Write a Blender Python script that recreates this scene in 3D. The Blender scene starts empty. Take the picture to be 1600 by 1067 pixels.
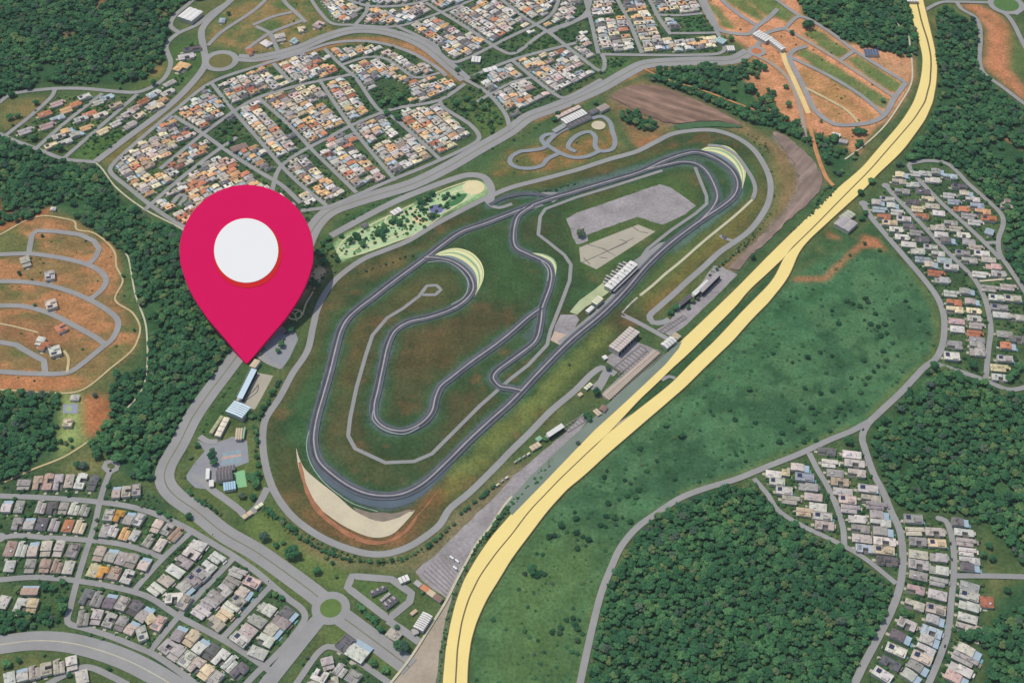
# Aerial view of a motor racing circuit, its highway and the house quarters round it.
import bpy, bmesh, math, random
import numpy as np
from mathutils import Vector, Matrix, noise as mnoise

random.seed(7)
RNG = np.random.default_rng(11)
SC = bpy.context.scene
COL = SC.collection

# ------------------------------------------------------------------ camera and the map from photograph to ground
H = 1500.0
F = 2145.0
PITCH = math.radians(47.0)
SP, CP = math.sin(PITCH), math.cos(PITCH)

def G(x, y, z=0.0):
    """ground position (metres) of a photograph point lying at height z"""
    u, v = (x - 800.0) / F, (533.5 - y) / F
    dz = -SP + v * CP
    s = (z - H) / dz
    return Vector((u * s, s * (CP + v * SP), z))

def depth(x, y):
    v = (533.5 - y) / F
    return H / (SP - v * CP)

def mpp(x, y):
    return depth(x, y) / F

def cam_depth(X, Y, Z=0.0):
    return Y * CP + (H - Z) * SP

cam_d = bpy.data.cameras.new('camera')
cam = bpy.data.objects.new('camera', cam_d)
COL.objects.link(cam)
cam.location = (0, 0, H)
cam.rotation_euler = (math.pi / 2 - PITCH, 0, 0)
cam_d.sensor_width = 36.0
cam_d.lens = 36.0 * F / 1600.0
cam_d.clip_start = 5.0
cam_d.clip_end = 60000.0
SC.camera = cam

# ------------------------------------------------------------------ light
EL, AZ = math.radians(66), math.radians(-62)      # azimuth from +Y, towards the left
to_sun = Vector((math.sin(AZ) * math.cos(EL), math.cos(AZ) * math.cos(EL), math.sin(EL)))
W = bpy.data.worlds.new('World')
SC.world = W
W.use_nodes = True
nt = W.node_tree
bg = nt.nodes['Background']
sky = nt.nodes.new('ShaderNodeTexSky')
sky.sky_type = 'NISHITA'
sky.sun_disc = False
sky.sun_elevation = EL
sky.sun_rotation = AZ
nt.links.new(sky.outputs[0], bg.inputs[0])
bg.inputs[1].default_value = 0.13
sd = bpy.data.lights.new('sun', 'SUN')
sd.energy = 2.75
sd.angle = math.radians(0.53)
sd.color = (1.0, 0.93, 0.815)
so = bpy.data.objects.new('sun', sd)
COL.objects.link(so)
so.rotation_euler = to_sun.to_track_quat('Z', 'Y').to_euler()
so.location = (0, 1500, 1200)
SC.view_settings.view_transform = 'Standard'
SC.view_settings.look = 'None'
SC.view_settings.exposure = -0.04
SC.view_settings.gamma = 1.0
SC.view_settings.use_curve_mapping = False
SC.render.engine = 'CYCLES'
SC.cycles.max_bounces = 5

# ------------------------------------------------------------------ helpers
def lin(c):
    """0-255 colour as seen -> linear"""
    out = []
    for v in c[:3]:
        v = v / 255.0
        out.append(v / 12.92 if v <= 0.04045 else ((v + 0.055) / 1.055) ** 2.4)
    return out

def lin4(c, k=1.0):
    r = lin(c)
    return (r[0] * k, r[1] * k, r[2] * k, 1.0)

def new_mat(name):
    m = bpy.data.materials.new(name)
    m.use_nodes = True
    nt = m.node_tree
    b = nt.nodes['Principled BSDF']
    b.inputs['Roughness'].default_value = 0.9
    b.inputs['Specular IOR Level'].default_value = 0.25
    return m, nt, b

def N(nt, t, **kw):
    n = nt.nodes.new(t)
    for k, v in kw.items():
        if k.startswith('i_'):
            n.inputs[int(k[2:])].default_value = v
        else:
            setattr(n, k, v)
    return n

def mixc(nt, fac, a, b, blend='MIX'):
    n = nt.nodes.new('ShaderNodeMix')
    n.data_type = 'RGBA'
    n.blend_type = blend
    for sock, v in ((0, fac), (6, a), (7, b)):
        if hasattr(v, 'links'):
            nt.links.new(v, n.inputs[sock])
        else:
            n.inputs[sock].default_value = v
    return n.outputs[2]

def pos_noise(nt, scale, detail=4.0, rough=0.6):
    g = nt.nodes.new('ShaderNodeNewGeometry')
    n = nt.nodes.new('ShaderNodeTexNoise')
    n.inputs['Scale'].default_value = scale
    n.inputs['Detail'].default_value = detail
    n.inputs['Roughness'].default_value = rough
    nt.links.new(g.outputs['Position'], n.inputs['Vector'])
    return n.outputs[0]

def ramp(nt, fac, stops):
    r = nt.nodes.new('ShaderNodeValToRGB')
    nt.links.new(fac, r.inputs[0])
    el = r.color_ramp.elements
    while len(el) < len(stops):
        el.new(0.5)
    for e, (p, c) in zip(el, stops):
        e.position = p
        e.color = c
    return r.outputs[0]

MATS = {}
def mat(name, rgb, scale=0.08, amt=0.22, rough=0.9, fine=0.7):
    """matt surface whose colour wanders with position at two scales"""
    if name in MATS:
        return MATS[name]
    m, nt, b = new_mat(name)
    f1 = ramp(nt, pos_noise(nt, scale, 5), [(0.3, lin4(rgb, 1 - amt)), (0.7, lin4(rgb, 1 + amt * 0.8))])
    f2 = ramp(nt, pos_noise(nt, fine, 3), [(0.3, (1 - amt * .6,) * 3 + (1,)), (0.7, (1 + amt * .5,) * 3 + (1,))])
    nt.links.new(mixc(nt, 1.0, f1, f2, 'MULTIPLY'), b.inputs['Base Color'])
    b.inputs['Roughness'].default_value = rough
    MATS[name] = m
    return m

def mesh_obj(name, verts, faces, material=None, parent=None, smooth=False):
    me = bpy.data.meshes.new(name)
    me.from_pydata([tuple(v) for v in verts], [], faces)
    if material is not None:
        for mm in (material if isinstance(material, (list, tuple)) else [material]):
            me.materials.append(mm)
    if smooth:
        me.polygons.foreach_set('use_smooth', [True] * len(me.polygons))
    o = bpy.data.objects.new(name, me)
    COL.objects.link(o)
    if parent is not None:
        o.parent = parent
    return o

def tag(o, label, cat, group=None, kind=None):
    o['label'] = label
    o['category'] = cat
    if group:
        o['group'] = group
    if kind:
        o['kind'] = kind
    return o

def thing(name, label, cat, loc=(0, 0, 0), rz=0.0, group=None):
    o = bpy.data.objects.new(name, None)
    o.empty_display_size = 2.0
    COL.objects.link(o)
    o.location = loc
    o.rotation_euler = (0, 0, rz)
    return tag(o, label, cat, group)

# growing lists of vertices and faces
class MB:
    def __init__(s):
        s.v, s.f = [], []
    def add(s, v, f):
        k = len(s.v)
        s.v += [tuple(p) for p in v]
        s.f += [tuple(i + k for i in q) for q in f]
    def prism(s, poly, z0, z1):
        """poly: list of (x, y) anticlockwise"""
        n = len(poly)
        a = sum(poly[i][0] * poly[(i + 1) % n][1] - poly[(i + 1) % n][0] * poly[i][1] for i in range(n))
        if a < 0:
            poly = poly[::-1]
        v = [(p[0], p[1], z0) for p in poly] + [(p[0], p[1], z1) for p in poly]
        f = [tuple(range(n - 1, -1, -1)), tuple(range(n, 2 * n))]
        f += [(i, (i + 1) % n, n + (i + 1) % n, n + i) for i in range(n)]
        s.add(v, f)
    def box(s, x0, x1, y0, y1, z0, z1):
        s.prism([(x0, y0), (x1, y0), (x1, y1), (x0, y1)], z0, z1)
    def tube(s, p, q, r0, r1, n=7):
        p, q = Vector(p), Vector(q)
        d = (q - p).normalized()
        a = d.orthogonal().normalized()
        b = d.cross(a)
        v = []
        for c, r in ((p, r0), (q, r1)):
            for i in range(n):
                t = 2 * math.pi * i / n
                v.append(c + a * (math.cos(t) * r) + b * (math.sin(t) * r))
        f = [(i, (i + 1) % n, n + (i + 1) % n, n + i) for i in range(n)]
        f += [tuple(range(n - 1, -1, -1)), tuple(range(n, 2 * n))]
        s.add(v, f)
    def build(s, name, material, parent=None, smooth=False):
        return mesh_obj(name, s.v, s.f, material, parent, smooth)

def resample(p, step=6.0, closed=False, smooth=True):
    p = [Vector((a[0], a[1], 0)) for a in p]
    if not smooth or len(p) < 3:
        out = []
        m = len(p) if closed else len(p) - 1
        for i in range(m):
            a, b = p[i], p[(i + 1) % len(p)]
            k = max(1, int((b - a).length / step))
            out += [a.lerp(b, j / k) for j in range(k)]
        if not closed:
            out.append(p[-1])
        return out
    n = len(p)
    out = []
    for i in range(n if closed else n - 1):
        p0 = p[(i - 1) % n] if closed or i > 0 else p[i] * 2 - p[i + 1]
        p1, p2 = p[i], p[(i + 1) % n]
        p3 = p[(i + 2) % n] if closed or i + 2 < n else p2 * 2 - p1
        t1 = max((p1 - p0).length, .01) ** .5
        t2 = max((p2 - p1).length, .01) ** .5
        t3 = max((p3 - p2).length, .01) ** .5
        k = max(2, int((p2 - p1).length / step))
        for j in range(k):
            u = j / k * t2 + t1
            A1 = p0 * ((t1 - u) / t1) + p1 * (u / t1)
            A2 = p1 * ((t1 + t2 - u) / t2) + p2 * ((u - t1) / t2)
            A3 = p2 * ((t1 + t2 + t3 - u) / t3) + p3 * ((u - t1 - t2) / t3)
            B1 = A1 * ((t1 + t2 - u) / (t1 + t2)) + A2 * (u / (t1 + t2))
            B2 = A2 * ((t1 + t2 + t3 - u) / (t2 + t3)) + A3 * ((u - t1) / (t2 + t3))
            out.append(B1 * ((t1 + t2 - u) / t2) + B2 * ((u - t1) / t2))
    if not closed:
        out.append(p[-1])
    return out

def offset_line(pts, d, closed=False):
    n = len(pts)
    out = []
    for i in range(n):
        a = pts[(i - 1) % n] if closed or i > 0 else pts[i]
        b = pts[(i + 1) % n] if closed or i < n - 1 else pts[i]
        t = (b - a)
        t = t.normalized() if t.length > 1e-6 else Vector((1, 0, 0))
        out.append(pts[i] + Vector((-t.y, t.x, 0)) * d)
    return out

ZN = [0.05]
def next_z(step=0.006):
    ZN[0] += step
    return ZN[0]

def ribbon(name, pts, width, material, z=None, closed=False, off=0.0, label=None, cat='road', jitter=0.0, smooth=True,
           cap=False):
    """a road surface along a line of ground points"""
    c = resample(pts, 6.0, closed, smooth)
    if off:
        c = offset_line(c, off, closed)
    if z is None:
        z = next_z()
    n = len(c)
    w = [width * 0.5 * (1 + jitter * (random.random() - .5)) for _ in range(n)] if not callable(width) else \
        [0.5 * width(i / (n - 1)) for i in range(n)]
    L = offset_line(c, 1.0, closed)
    v, f = [], []
    for i in range(n):
        d = L[i] - c[i]
        a, b = c[i] + d * w[i], c[i] - d * w[i]
        v += [(a.x, a.y, z), (b.x, b.y, z)]
    m = n if closed else n - 1
    for i in range(m):
        j = (i + 1) % n
        f.append((2 * i + 1, 2 * j + 1, 2 * j, 2 * i))
    if cap and not closed:
        for e, o in ((0, c[0] - c[1]), (n - 1, c[-1] - c[-2])):
            o = o.normalized()
            k0 = len(v)
            d = (L[e] - c[e]) * w[e]
            for q in range(1, 6):
                t = math.pi * q / 6
                pnt = c[e] + d * math.cos(t) + o * (w[e] * math.sin(t))
                v.append((pnt.x, pnt.y, z))
            f.append(tuple([2 * e] + list(range(k0, k0 + 5)) + [2 * e + 1]))
    o = mesh_obj(name, v, f, material)
    for p in o.data.polygons:
        pass
    tag(o, label or 'road', cat, kind='structure')
    return o

def sheet(name, pxs, material, label, cat, z=None, wob=0.0, step=5.0, smooth=False, kind='structure'):
    """a flat paved or planted area traced as a polygon"""
    p = resample([G(*q) for q in pxs], step, True, smooth)
    if z is None:
        z = next_z()
    v = []
    for q in p:
        w = mnoise.noise_vector(q * 0.07) * wob
        v.append((q.x + w.x, q.y + w.y, z))
    a = sum(v[i - 1][0] * v[i][1] - v[i][0] * v[i - 1][1] for i in range(len(v)))
    idx = tuple(range(len(v))) if a > 0 else tuple(range(len(v) - 1, -1, -1))
    o = mesh_obj(name, v, [idx], material)
    tag(o, label, cat, kind=kind)
    return o

def PL(s):
    """'x,y x,y ...' -> list of photograph points"""
    return [tuple(float(c) for c in t.split(',')) for t in s.split()]

def GP(s):
    return [G(*p) for p in PL(s)]

# ------------------------------------------------------------------ the lie of the roads (points of the photograph)
HW_WL = PL('1419,-25 1419,1 1426,32 1435,62 1441,87 1441,110 1436,135 1429,157 1415,182 1397,205 1375,230 1345,265 1310,294 1250,352 1200,401 1150,452 1100,500 1064,534 1035,566 985,614 950,649 920,679 895,704 847,754 803,799 767,840 745,872 725,907 712,942 704,975 697,1012 692,1065 690,1130')
HW_M = PL('1432,-25 1432,1 1440,37 1450,67 1455,95 1453,130 1445,160 1430,185 1407,212 1385,237 1359,267 1317,309 1275,352 1232,394 1226,402')
HW_M2 = PL('948,680 920,706 875,749 827,799 800,835 775,865 750,900 732,937 722,970 715,1012 712,1065 710,1130')
HW_WR = PL('1226,402 1199,428 1170,454 1150,479 1122,507 1094,535 1075,554 1047,579 1025,601 1000,624 975,651 948,680')
HW_EL = PL('1226,402 1210,434 1199,448 1190,457 1160,487 1137,512 1116,534 1077,571 1050,599 1025,619 980,654 948,680')
HW_ER = PL('1442,-25 1442,2 1447,22 1455,55 1461,82 1464,107 1462,135 1457,160 1447,185 1432,207 1415,230 1395,252 1376,268 1350,297 1320,324 1287,354 1257,382 1245,402 1235,427 1222,447 1200,474 1175,499 1144,534 1100,576 1072,604 1035,636 1000,666 950,709 912,744 885,766 855,799 800,872 780,905 760,937 745,970 736,1000 731,1037 730,1065 728,1130')

TRACK = PL('490,679 490,694 497,720 520,743 552,764 582,774 622,774 657,759 700,721 732,689 770,654 797,630 845,579 892,532 940,492 975,457 1012,414 1050,379 1097,344 1130,322 1147,307 1153,292 1151,279 1141,264 1122,250 1102,241 1085,238 1065,242 1037,252 1000,269 950,284 900,299 850,314 800,333 762,348 720,363 692,382 670,399 650,414 612,442 580,467 560,482 542,499 532,517 526,537 515,581 505,616 495,651')
TRACK_B = PL('663,403 682,404 705,409 722,419 735,434 739,451 732,464 717,477 697,487 670,496 637,504 617,517 606,538 597,576 590,609 584,636 587,656 604,670 632,674 660,661 675,644 681,621 689,604 705,591 737,566 775,539 800,519 825,497 847,481')
TRACK_C = PL('832,322 825,326 810,337 804,352 802,377 807,389 822,397 842,406 855,414 861,427 859,447 852,467 847,481 844,507 836,533 815,551 797,564 775,581 770,591 782,605 797,607 814,611')
TRACK_D = PL('1010,266 1040,259 1065,254 1085,256 1100,265 1115,289 1120,309 1112,326 1092,347')
TRACK_E = PL('847,481 846,495 838,512 826,524')
TRACK_F = PL('765,321 785,311 810,305 835,304 860,308')
SERVICE = PL('1086,262 1104,307 1104,319 1087,334 1050,359 1012,389 996,412')
SERVICE2 = PL('1035,267 950,294 900,309 852,327 844,339 841,367 857,379 882,399 892,414 890,439 875,479 860,517 855,539 825,571 799,591 750,634 700,684 675,709 647,721 602,723 555,701 544,681 547,654 557,606 572,554 582,524 605,497 630,482 655,463 667,447 682,446 689,453 680,461 660,461')
PERIM = PL('905,265 950,250 995,237 1025,222 1050,210 1087,204 1120,205 1150,215 1175,232 1192,255 1203,282 1202,312 1190,337 1170,362 1150,377 1125,394 1100,417 1075,439 1050,462 1025,484 1015,494 1020,504 1036,504 1046,499')
PERIM2 = PL('905,265 850,280 797,294 762,309 712,334 675,354 637,377 600,392 570,404 540,424 520,442 505,464 495,487 489,512 480,549 457,584 437,621 415,655 411,674 412,709 420,746 432,774 455,805 482,827 507,842 537,855 575,865 605,865 637,855 662,840 687,820 702,796 732,771 775,729 798,705 825,679 862,641 900,609 925,584 940,575 949,579 945,591 933,612')
AVENUE = PL('1170,82 1145,94 1087,96 1025,99 1005,102 975,117 940,137 900,155 862,170 825,184 797,205 750,232 697,263 645,288 600,302 550,317 515,331 492,354 475,390 455,430 425,475 395,520 370,557 350,584 325,617 300,654 280,694 262,725 257,742 260,758 274,775 305,797 350,833 400,862 450,897 488,925 503,937')
AVENUE_S = PL('532,962 550,975 600,1012 640,1042')
AVENUE_SW = PL('499,966 462,1012 420,1065 405,1086')
LOWER = PL('765,318 768,300 765,288 755,277 732,274 700,283 675,292 625,312 575,337 517,369')
BL_AVENUE = PL('-120,1024 -50,1012 0,1007 50,1001 100,1003 150,1014 200,1032 250,1058 300,1090')

TRACK_G = [G(*p) for p in TRACK]

# ------------------------------------------------------------------ the ground: one sheet, colours of soil, grass and scrub in patches
xs = np.concatenate([[-26000, -9000, -4000, -2200, -1450], np.arange(-1200, 1200.1, 3.0), [1450, 2200, 4000, 9000, 26000]])
ys = np.concatenate([[-20000, -6000, -2000, -400, 400], np.arange(680, 2600.1, 3.0), [2800, 3400, 5000, 10000, 30000]])
GX, GY = np.meshgrid(xs, ys)
NY, NX = GX.shape
_grids = {}
def vnoise(X, Y, cell, seed):
    """smooth value noise over the ground"""
    r = np.random.default_rng(seed)
    g = r.random((96, 96))
    u, v = X / cell, Y / cell
    i, j = np.floor(u).astype(int), np.floor(v).astype(int)
    a, b = u - i, v - j
    a, b = a * a * (3 - 2 * a), b * b * (3 - 2 * b)
    i0, i1, j0, j1 = i % 96, (i + 1) % 96, j % 96, (j + 1) % 96
    return (g[j0, i0] * (1 - a) + g[j0, i1] * a) * (1 - b) + (g[j1, i0] * (1 - a) + g[j1, i1] * a) * b
def fbm(X, Y, cell, seed, octv=4):
    t, amp, tot = 0, 1.0, 0
    for k in range(octv):
        t = t + amp * vnoise(X + 37 * k, Y - 91 * k, cell / 2 ** k, seed + k)
        tot += amp
        amp *= 0.55
    return t / tot
def sstep(a, b, x):
    t = np.clip((x - a) / (b - a), 0, 1)
    return t * t * (3 - 2 * t)

n_big = fbm(GX, GY, 160, 1)
n_mid = fbm(GX, GY, 60, 20)
n_small = fbm(GX, GY, 22, 40)
n_wx, n_wy = fbm(GX, GY, 40, 60) - .5, fbm(GX, GY, 40, 70) - .5
C = np.zeros((NY, NX, 3))
def colmix(rgb, m):
    global C
    C = C * (1 - m[..., None]) + np.array(lin(rgb)) * m[..., None]

C[:] = lin((84, 102, 62))
colmix((112, 112, 70), sstep(.45, .7, n_mid) * .6)
colmix((62, 92, 56), sstep(.5, .75, n_big) * .6)

def in_poly(poly, X, Y):
    ins = np.zeros(X.shape, bool)
    n = len(poly)
    for k in range(n):
        x0, y0 = poly[k][0], poly[k][1]
        x1, y1 = poly[k - 1][0], poly[k - 1][1]
        if y0 == y1:
            continue
        c = ((y0 > Y) != (y1 > Y)) & (X < (x1 - x0) * (Y - y0) / (y1 - y0) + x0)
        ins ^= c
    return ins

def blur(m, r):
    if r < 1:
        return m
    for ax in (0, 1):
        for _ in range(2):
            p = np.pad(m, [(r + 1, r) if a == ax else (0, 0) for a in (0, 1)], mode='edge')
            c = np.cumsum(p, axis=ax)
            m = (c[2 * r + 1:] - c[:-2 * r - 1]) / (2 * r + 1) if ax == 0 else (c[:, 2 * r + 1:] - c[:, :-2 * r - 1]) / (2 * r + 1)
    return m

def area(s, rgb=None, r=2, wob=14.0, k=1.0, mot=0.0, rgb2=None):
    """mottled soft-edged patch of one ground cover"""
    poly = [G(*p) for p in (PL(s) if isinstance(s, str) else s)]
    m = in_poly(poly, GX + n_wx * wob, GY + n_wy * wob).astype(float)
    m = blur(m, r)
    if mot:
        m = m * np.clip(1 - mot + mot * 2.2 * sstep(.35, .65, n_small), 0, 1)
    if rgb is not None:
        colmix(rgb, m * k)
        if rgb2 is not None:
            colmix(rgb2, m * sstep(.42, .62, n_mid * .5 + n_small * .5) * k)
    return m

def near_line(pts, rad, closed=False):
    """0..1 closeness to a line on the ground"""
    d = np.full(GX.shape, 1e9)
    for q in resample(pts, 5.0, closed):
        i0, i1 = np.searchsorted(xs, [q.x - rad, q.x + rad])
        j0, j1 = np.searchsorted(ys, [q.y - rad, q.y + rad])
        sub = (GX[j0:j1, i0:i1] - q.x) ** 2 + (GY[j0:j1, i0:i1] - q.y) ** 2
        d[j0:j1, i0:i1] = np.minimum(d[j0:j1, i0:i1], sub)
    return np.sqrt(d)

# forests (also used to scatter the trees)
FORESTS = {
 'nw': '-90,-40 190,-40 335,-40 318,0 300,6 285,8 270,25 262,42 268,56 256,72 262,88 240,110 225,122 195,130 120,133 60,130 35,150 -90,165',
 'w': '-90,215 10,214 60,240 110,258 152,260 178,300 225,338 290,365 283,385 283,420 300,462 330,512 362,556 336,588 312,622 288,655 268,690 250,726 243,755 215,752 185,735 178,722 150,716 140,700 150,680 178,645 172,612 182,590 225,572 230,530 222,495 206,440 198,402 170,376 125,345 100,325 80,318 55,340 0,352 -90,372',
 'sw': '-90,612 0,614 80,616 95,618 92,650 88,680 86,705 60,722 30,745 0,752 -90,770',
 'sw2': '-60,958 20,960 60,960 92,965 92,975 50,985 0,990 -60,996',
 'n': '1236,-30 1300,-30 1417,-30 1418,5 1430,60 1436,90 1420,92 1385,82 1330,66 1300,55 1280,38 1258,26 1248,10',
 'ne': '1462,30 1470,12 1500,30 1522,35 1527,70 1527,110 1560,142 1600,172 1690,215 1690,520 1600,520 1596,455 1575,415 1568,372 1572,345 1555,318 1520,285 1498,262 1420,254 1405,262 1392,268 1420,240 1445,205 1462,165 1468,120 1464,80',
 'e': '1458,572 1470,574 1530,598 1570,614 1600,618 1690,620 1690,886 1600,884 1570,850 1550,828 1530,806 1490,800 1440,798 1404,796 1392,776 1368,720 1362,690 1372,662 1398,634',
 'se': '1022,812 1062,790 1100,772 1180,758 1196,780 1215,802 1258,830 1310,856 1350,880 1392,912 1396,930 1385,958 1366,996 1348,1030 1332,1067 1320,1110 905,1110 916,1050 924,1010 940,945 960,900 985,852',
 'se2': '1600,912 1700,908 1700,1110 1545,1110 1540,1067 1546,1030 1540,1012 1502,1002 1500,990 1545,985 1560,965 1555,945 1570,925',
 'mid': '1012,114 1060,106 1150,103 1186,96 1196,105 1190,125 1170,118 1165,130 1190,150 1200,142 1212,178 1240,190 1256,205 1285,215 1312,214 1300,240 1330,235 1345,225 1340,245 1310,280 1296,268 1282,240 1262,225 1235,212 1205,200 1165,190 1120,165 1060,142 1020,128',
 'cres': '962,168 985,170 1015,186 1030,200 1000,214 985,205 972,190',
}
FM = {}
for k_, s_ in FORESTS.items():
    FM[k_] = area(s_, (54, 88, 56), 2, 10, 1, 0, (64, 100, 62))

# scrub field between the highway and the forest road
area('1222,455 1262,420 1300,392 1345,392 1385,390 1415,420 1440,450 1462,480 1470,520 1462,556 1440,574 1405,608 1372,640 1340,668 1300,682 1250,704 1200,724 1150,742 1100,758 1060,774 1030,792 990,822 965,850 948,890 934,930 922,970 915,1010 900,1090 732,1090 738,1000 748,975 780,910 810,862 860,800 915,748 1000,672 1075,606 1150,534', (76, 116, 78), 2, 6)
F_FIELD = area('1222,455 1262,420 1300,392 1385,390 1440,450 1470,520 1462,556 1372,640 1200,724 1060,774 990,822 948,890 922,970 900,1090 732,1090 738,1000 780,910 860,800 1000,672 1150,534', None, 3, 6)
colmix((58, 94, 64), F_FIELD * sstep(.46, .62, n_mid) * .85)
colmix((82, 118, 80), F_FIELD * sstep(.5, .7, fbm(GX, GY, 90, 88)) * .7)
colmix((90, 120, 80), F_FIELD * sstep(.55, .7, fbm(GX, GY, 34, 401)) * .45)
colmix((48, 84, 54), F_FIELD * sstep(.58, .72, fbm(GX, GY, 26, 421)) * .6)
area('740,1000 780,912 830,845 880,810 930,830 960,850 935,910 915,1000 905,1090 732,1090', (92, 118, 68), 10, 40, .8, .2)
area('1190,490 1300,400 1340,420 1260,500 1180,600 1130,640', (58, 108, 70), 10, 40, .5)
# yellow verge of the forest road
for s_ in ('1415,400 1440,430 1468,470 1475,520 1466,560 1440,578 1400,612 1360,655 1352,650 1400,600 1450,556 1462,520 1455,475 1425,432',
           '1330,668 1250,703 1150,745 1060,776 1060,770 1150,738 1250,696 1326,662', '905,1090 925,985 936,930 930,925 918,985 896,1090'):
    area(s_, (118, 126, 70), 1, 4, .5)

# inside and around the circuit
area('411,674 420,746 455,805 507,842 575,865 637,855 700,800 798,705 900,609 1015,494 1100,417 1190,337 1203,282 1175,232 1120,205 1050,210 995,237 905,265 797,294 712,334 600,392 520,442 489,512 457,584', (64, 82, 50), 2, 6)
F_CIR = area('411,674 420,746 455,805 507,842 575,865 637,855 700,800 798,705 900,609 1015,494 1100,417 1190,337 1203,282 1175,232 1120,205 1050,210 995,237 905,265 797,294 712,334 600,392 520,442 489,512 457,584', None, 2, 4)
n_c = fbm(GX, GY, 75, 130)
n_d = fbm(GX, GY, 48, 150)
colmix((86, 80, 52), F_CIR * sstep(.46, .68, n_c) * .75)
colmix((54, 80, 49), F_CIR * sstep(.48, .66, n_d) * .7)
colmix((118, 88, 60), F_CIR * sstep(.60, .72, fbm(GX, GY, 30, 171)) * .55)
area('690,500 760,480 800,440 810,520 760,545 700,580', (74, 72, 46), 6, 30, .5)
area('600,620 620,560 680,520 740,500 800,510 760,545 690,600 670,650 630,668', (86, 82, 50), 6, 30, .55)
area('585,470 650,420 720,430 720,460 640,490', (104, 96, 58), 6, 24, .5)
area('640,500 720,520 690,560 640,560', (120, 86, 56), 8, 40, .5, .5)
area('745,360 800,345 800,400 830,410 840,460 800,480 770,470 757,420', (62, 92, 52), 4, 20, .8)
area('880,330 1000,280 1050,268 1085,270 1100,318 1050,355 990,395 940,440 905,420', (80, 104, 56), 4, 16, .8)
area('930,440 985,395 1010,388 960,440 900,480 885,470', (62, 104, 62), 3, 10, .6)
area('990,470 1050,420 1130,350 1180,300 1195,310 1150,372 1080,430 1020,490', (128, 118, 62), 4, 14, .8, .3)
area('960,470 1040,400 1140,330 1150,340 1060,420 980,480', (92, 112, 60), 3, 10, .7)
area('1005,490 1030,468 1060,440 1066,446 1040,470 1015,497', (146, 98, 62), 3, 10, .7, .4)
area('670,745 760,655 900,540 945,500 960,520 880,610 790,690 700,790', (118, 128, 68), 3, 14, .8, .3)
area('630,790 680,750 720,740 690,790 650,830', (146, 100, 62), 5, 20, .7, .4)
area('425,752 450,770 500,820 560,846 620,846 660,815 640,848 600,858 540,850 480,815 440,775', (158, 112, 76), 3, 12, .5, .35)
area('470,760 500,810 560,835 610,838 650,800 660,805 620,850 560,852 490,815', (164, 110, 74), 3, 12, .6, .2)
area('420,680 440,640 470,600 500,540 510,500 525,470 540,450 560,430 530,440 505,480 490,540 460,590 425,640 415,680', (128, 106, 66), 3, 12, .6, .3)
area('560,425 600,405 660,385 730,352 730,365 670,395 620,415 570,440', (132, 112, 72), 3, 14, .7, .35)
area('450,640 500,560 520,490 550,470 540,520 520,600 500,670 480,700 460,710 445,690', (62, 98, 58), 3, 10, .8)
area('445,690 460,700 470,760 520,810 470,800 432,760 425,720', (96, 92, 54), 4, 12, .6)
area('500,545 545,500 600,460 580,520 560,600 540,680 560,710 620,735 660,730 600,760 540,740 505,700', (104, 94, 56), 5, 20, .55, .4)
area('760,300 900,270 1000,245 1060,222 1050,235 980,258 880,285 790,312', (108, 100, 58), 2, 8, .8, .2)
area('1170,240 1190,262 1195,310 1160,350 1180,300 1172,262', (118, 112, 64), 3, 10, .7)
area('1160,245 1178,262 1180,290 1165,310 1150,322 1166,290', (60, 108, 66), 2, 6, .8)
# wide dull asphalt and teal verge outside the bends
SOFT = [('480,650 484,700 492,728 510,752 535,772 560,785 590,795 615,796 640,788 668,768 700,738 690,742 650,770 610,783 580,782 545,770 510,745 492,715 487,680', (96, 112, 114), 1, 5),
        ('1160,292 1156,312 1138,330 1100,358 1060,388 1046,400 1052,388 1095,352 1130,328 1150,308', (100, 124, 118), 1, 5),
        ('850,310 900,294 960,278 1030,254 1080,236 1060,236 1000,258 930,278 860,300', (96, 116, 110), 1, 5),
        ('1020,264 1090,244 1130,256 1146,276 1150,290 1140,310 1132,312 1144,290 1136,268 1110,252 1080,250', (88, 108, 98), 1, 4)]
# green halo along the racing track
for ln, cl in ((TRACK, True), (TRACK_B, False), (TRACK_C, False), (TRACK_D, False), (TRACK_F, False), (TRACK_E, False)):
    d_ = near_line([G(*p) for p in ln], 40, cl)
    colmix((58, 92, 58), (1 - sstep(7, 27, d_ + (n_small - .5) * 20)) * .7)
    colmix((92, 108, 108), (1 - sstep(6.5, 12.5, d_ + (n_small - .5) * 7)) * .6)

for s_, rgb_, r_, w_ in SOFT:
    area(s_, rgb_, r_, w_, .85)

# house quarters: garden green
for s_ in ('-60,735 60,735 150,740 240,770 300,795 370,845 470,925 500,970 420,1090 300,1090 220,1040 120,990 100,965 105,915 -60,915',
           '1350,312 1385,285 1405,260 1498,262 1560,330 1562,395 1600,450 1600,605 1540,598 1470,570 1475,500 1440,440 1400,390',
           '1185,745 1330,678 1352,690 1368,740 1395,800 1408,860 1402,915 1350,880 1310,850 1215,800',
           '1400,800 1530,805 1535,895 1540,990 1520,1067 1340,1090 1400,960', '450,1090 505,1015 560,1020 620,1070 620,1090',
           '170,265 320,130 400,108 500,78 580,66 640,82 700,118 740,160 745,215 650,262 520,325 400,400 290,360 225,330',
           '480,-30 1110,-30 1130,80 1000,85 930,120 800,200 720,125 640,66 560,40 500,30', '0,205 85,150 215,150 300,100 330,115 250,180 150,250 60,232'):
    area(s_, (66, 90, 60), 2, 8, 1, 0, (88, 108, 68))
area('60,215 85,150 160,148 215,150 150,248 100,245', (92, 110, 62), 3, 20, .6, .5)
area('110,245 150,212 190,205 200,215 150,250', (82, 112, 56), 2, 6, .9)
area('5,160 75,148 80,160 20,205 5,200', (140, 120, 76), 4, 20, .8, .4)
area('160,250 260,170 325,110 335,118 250,190 175,265', (132, 116, 70), 2, 8, .8, .3)
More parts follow.
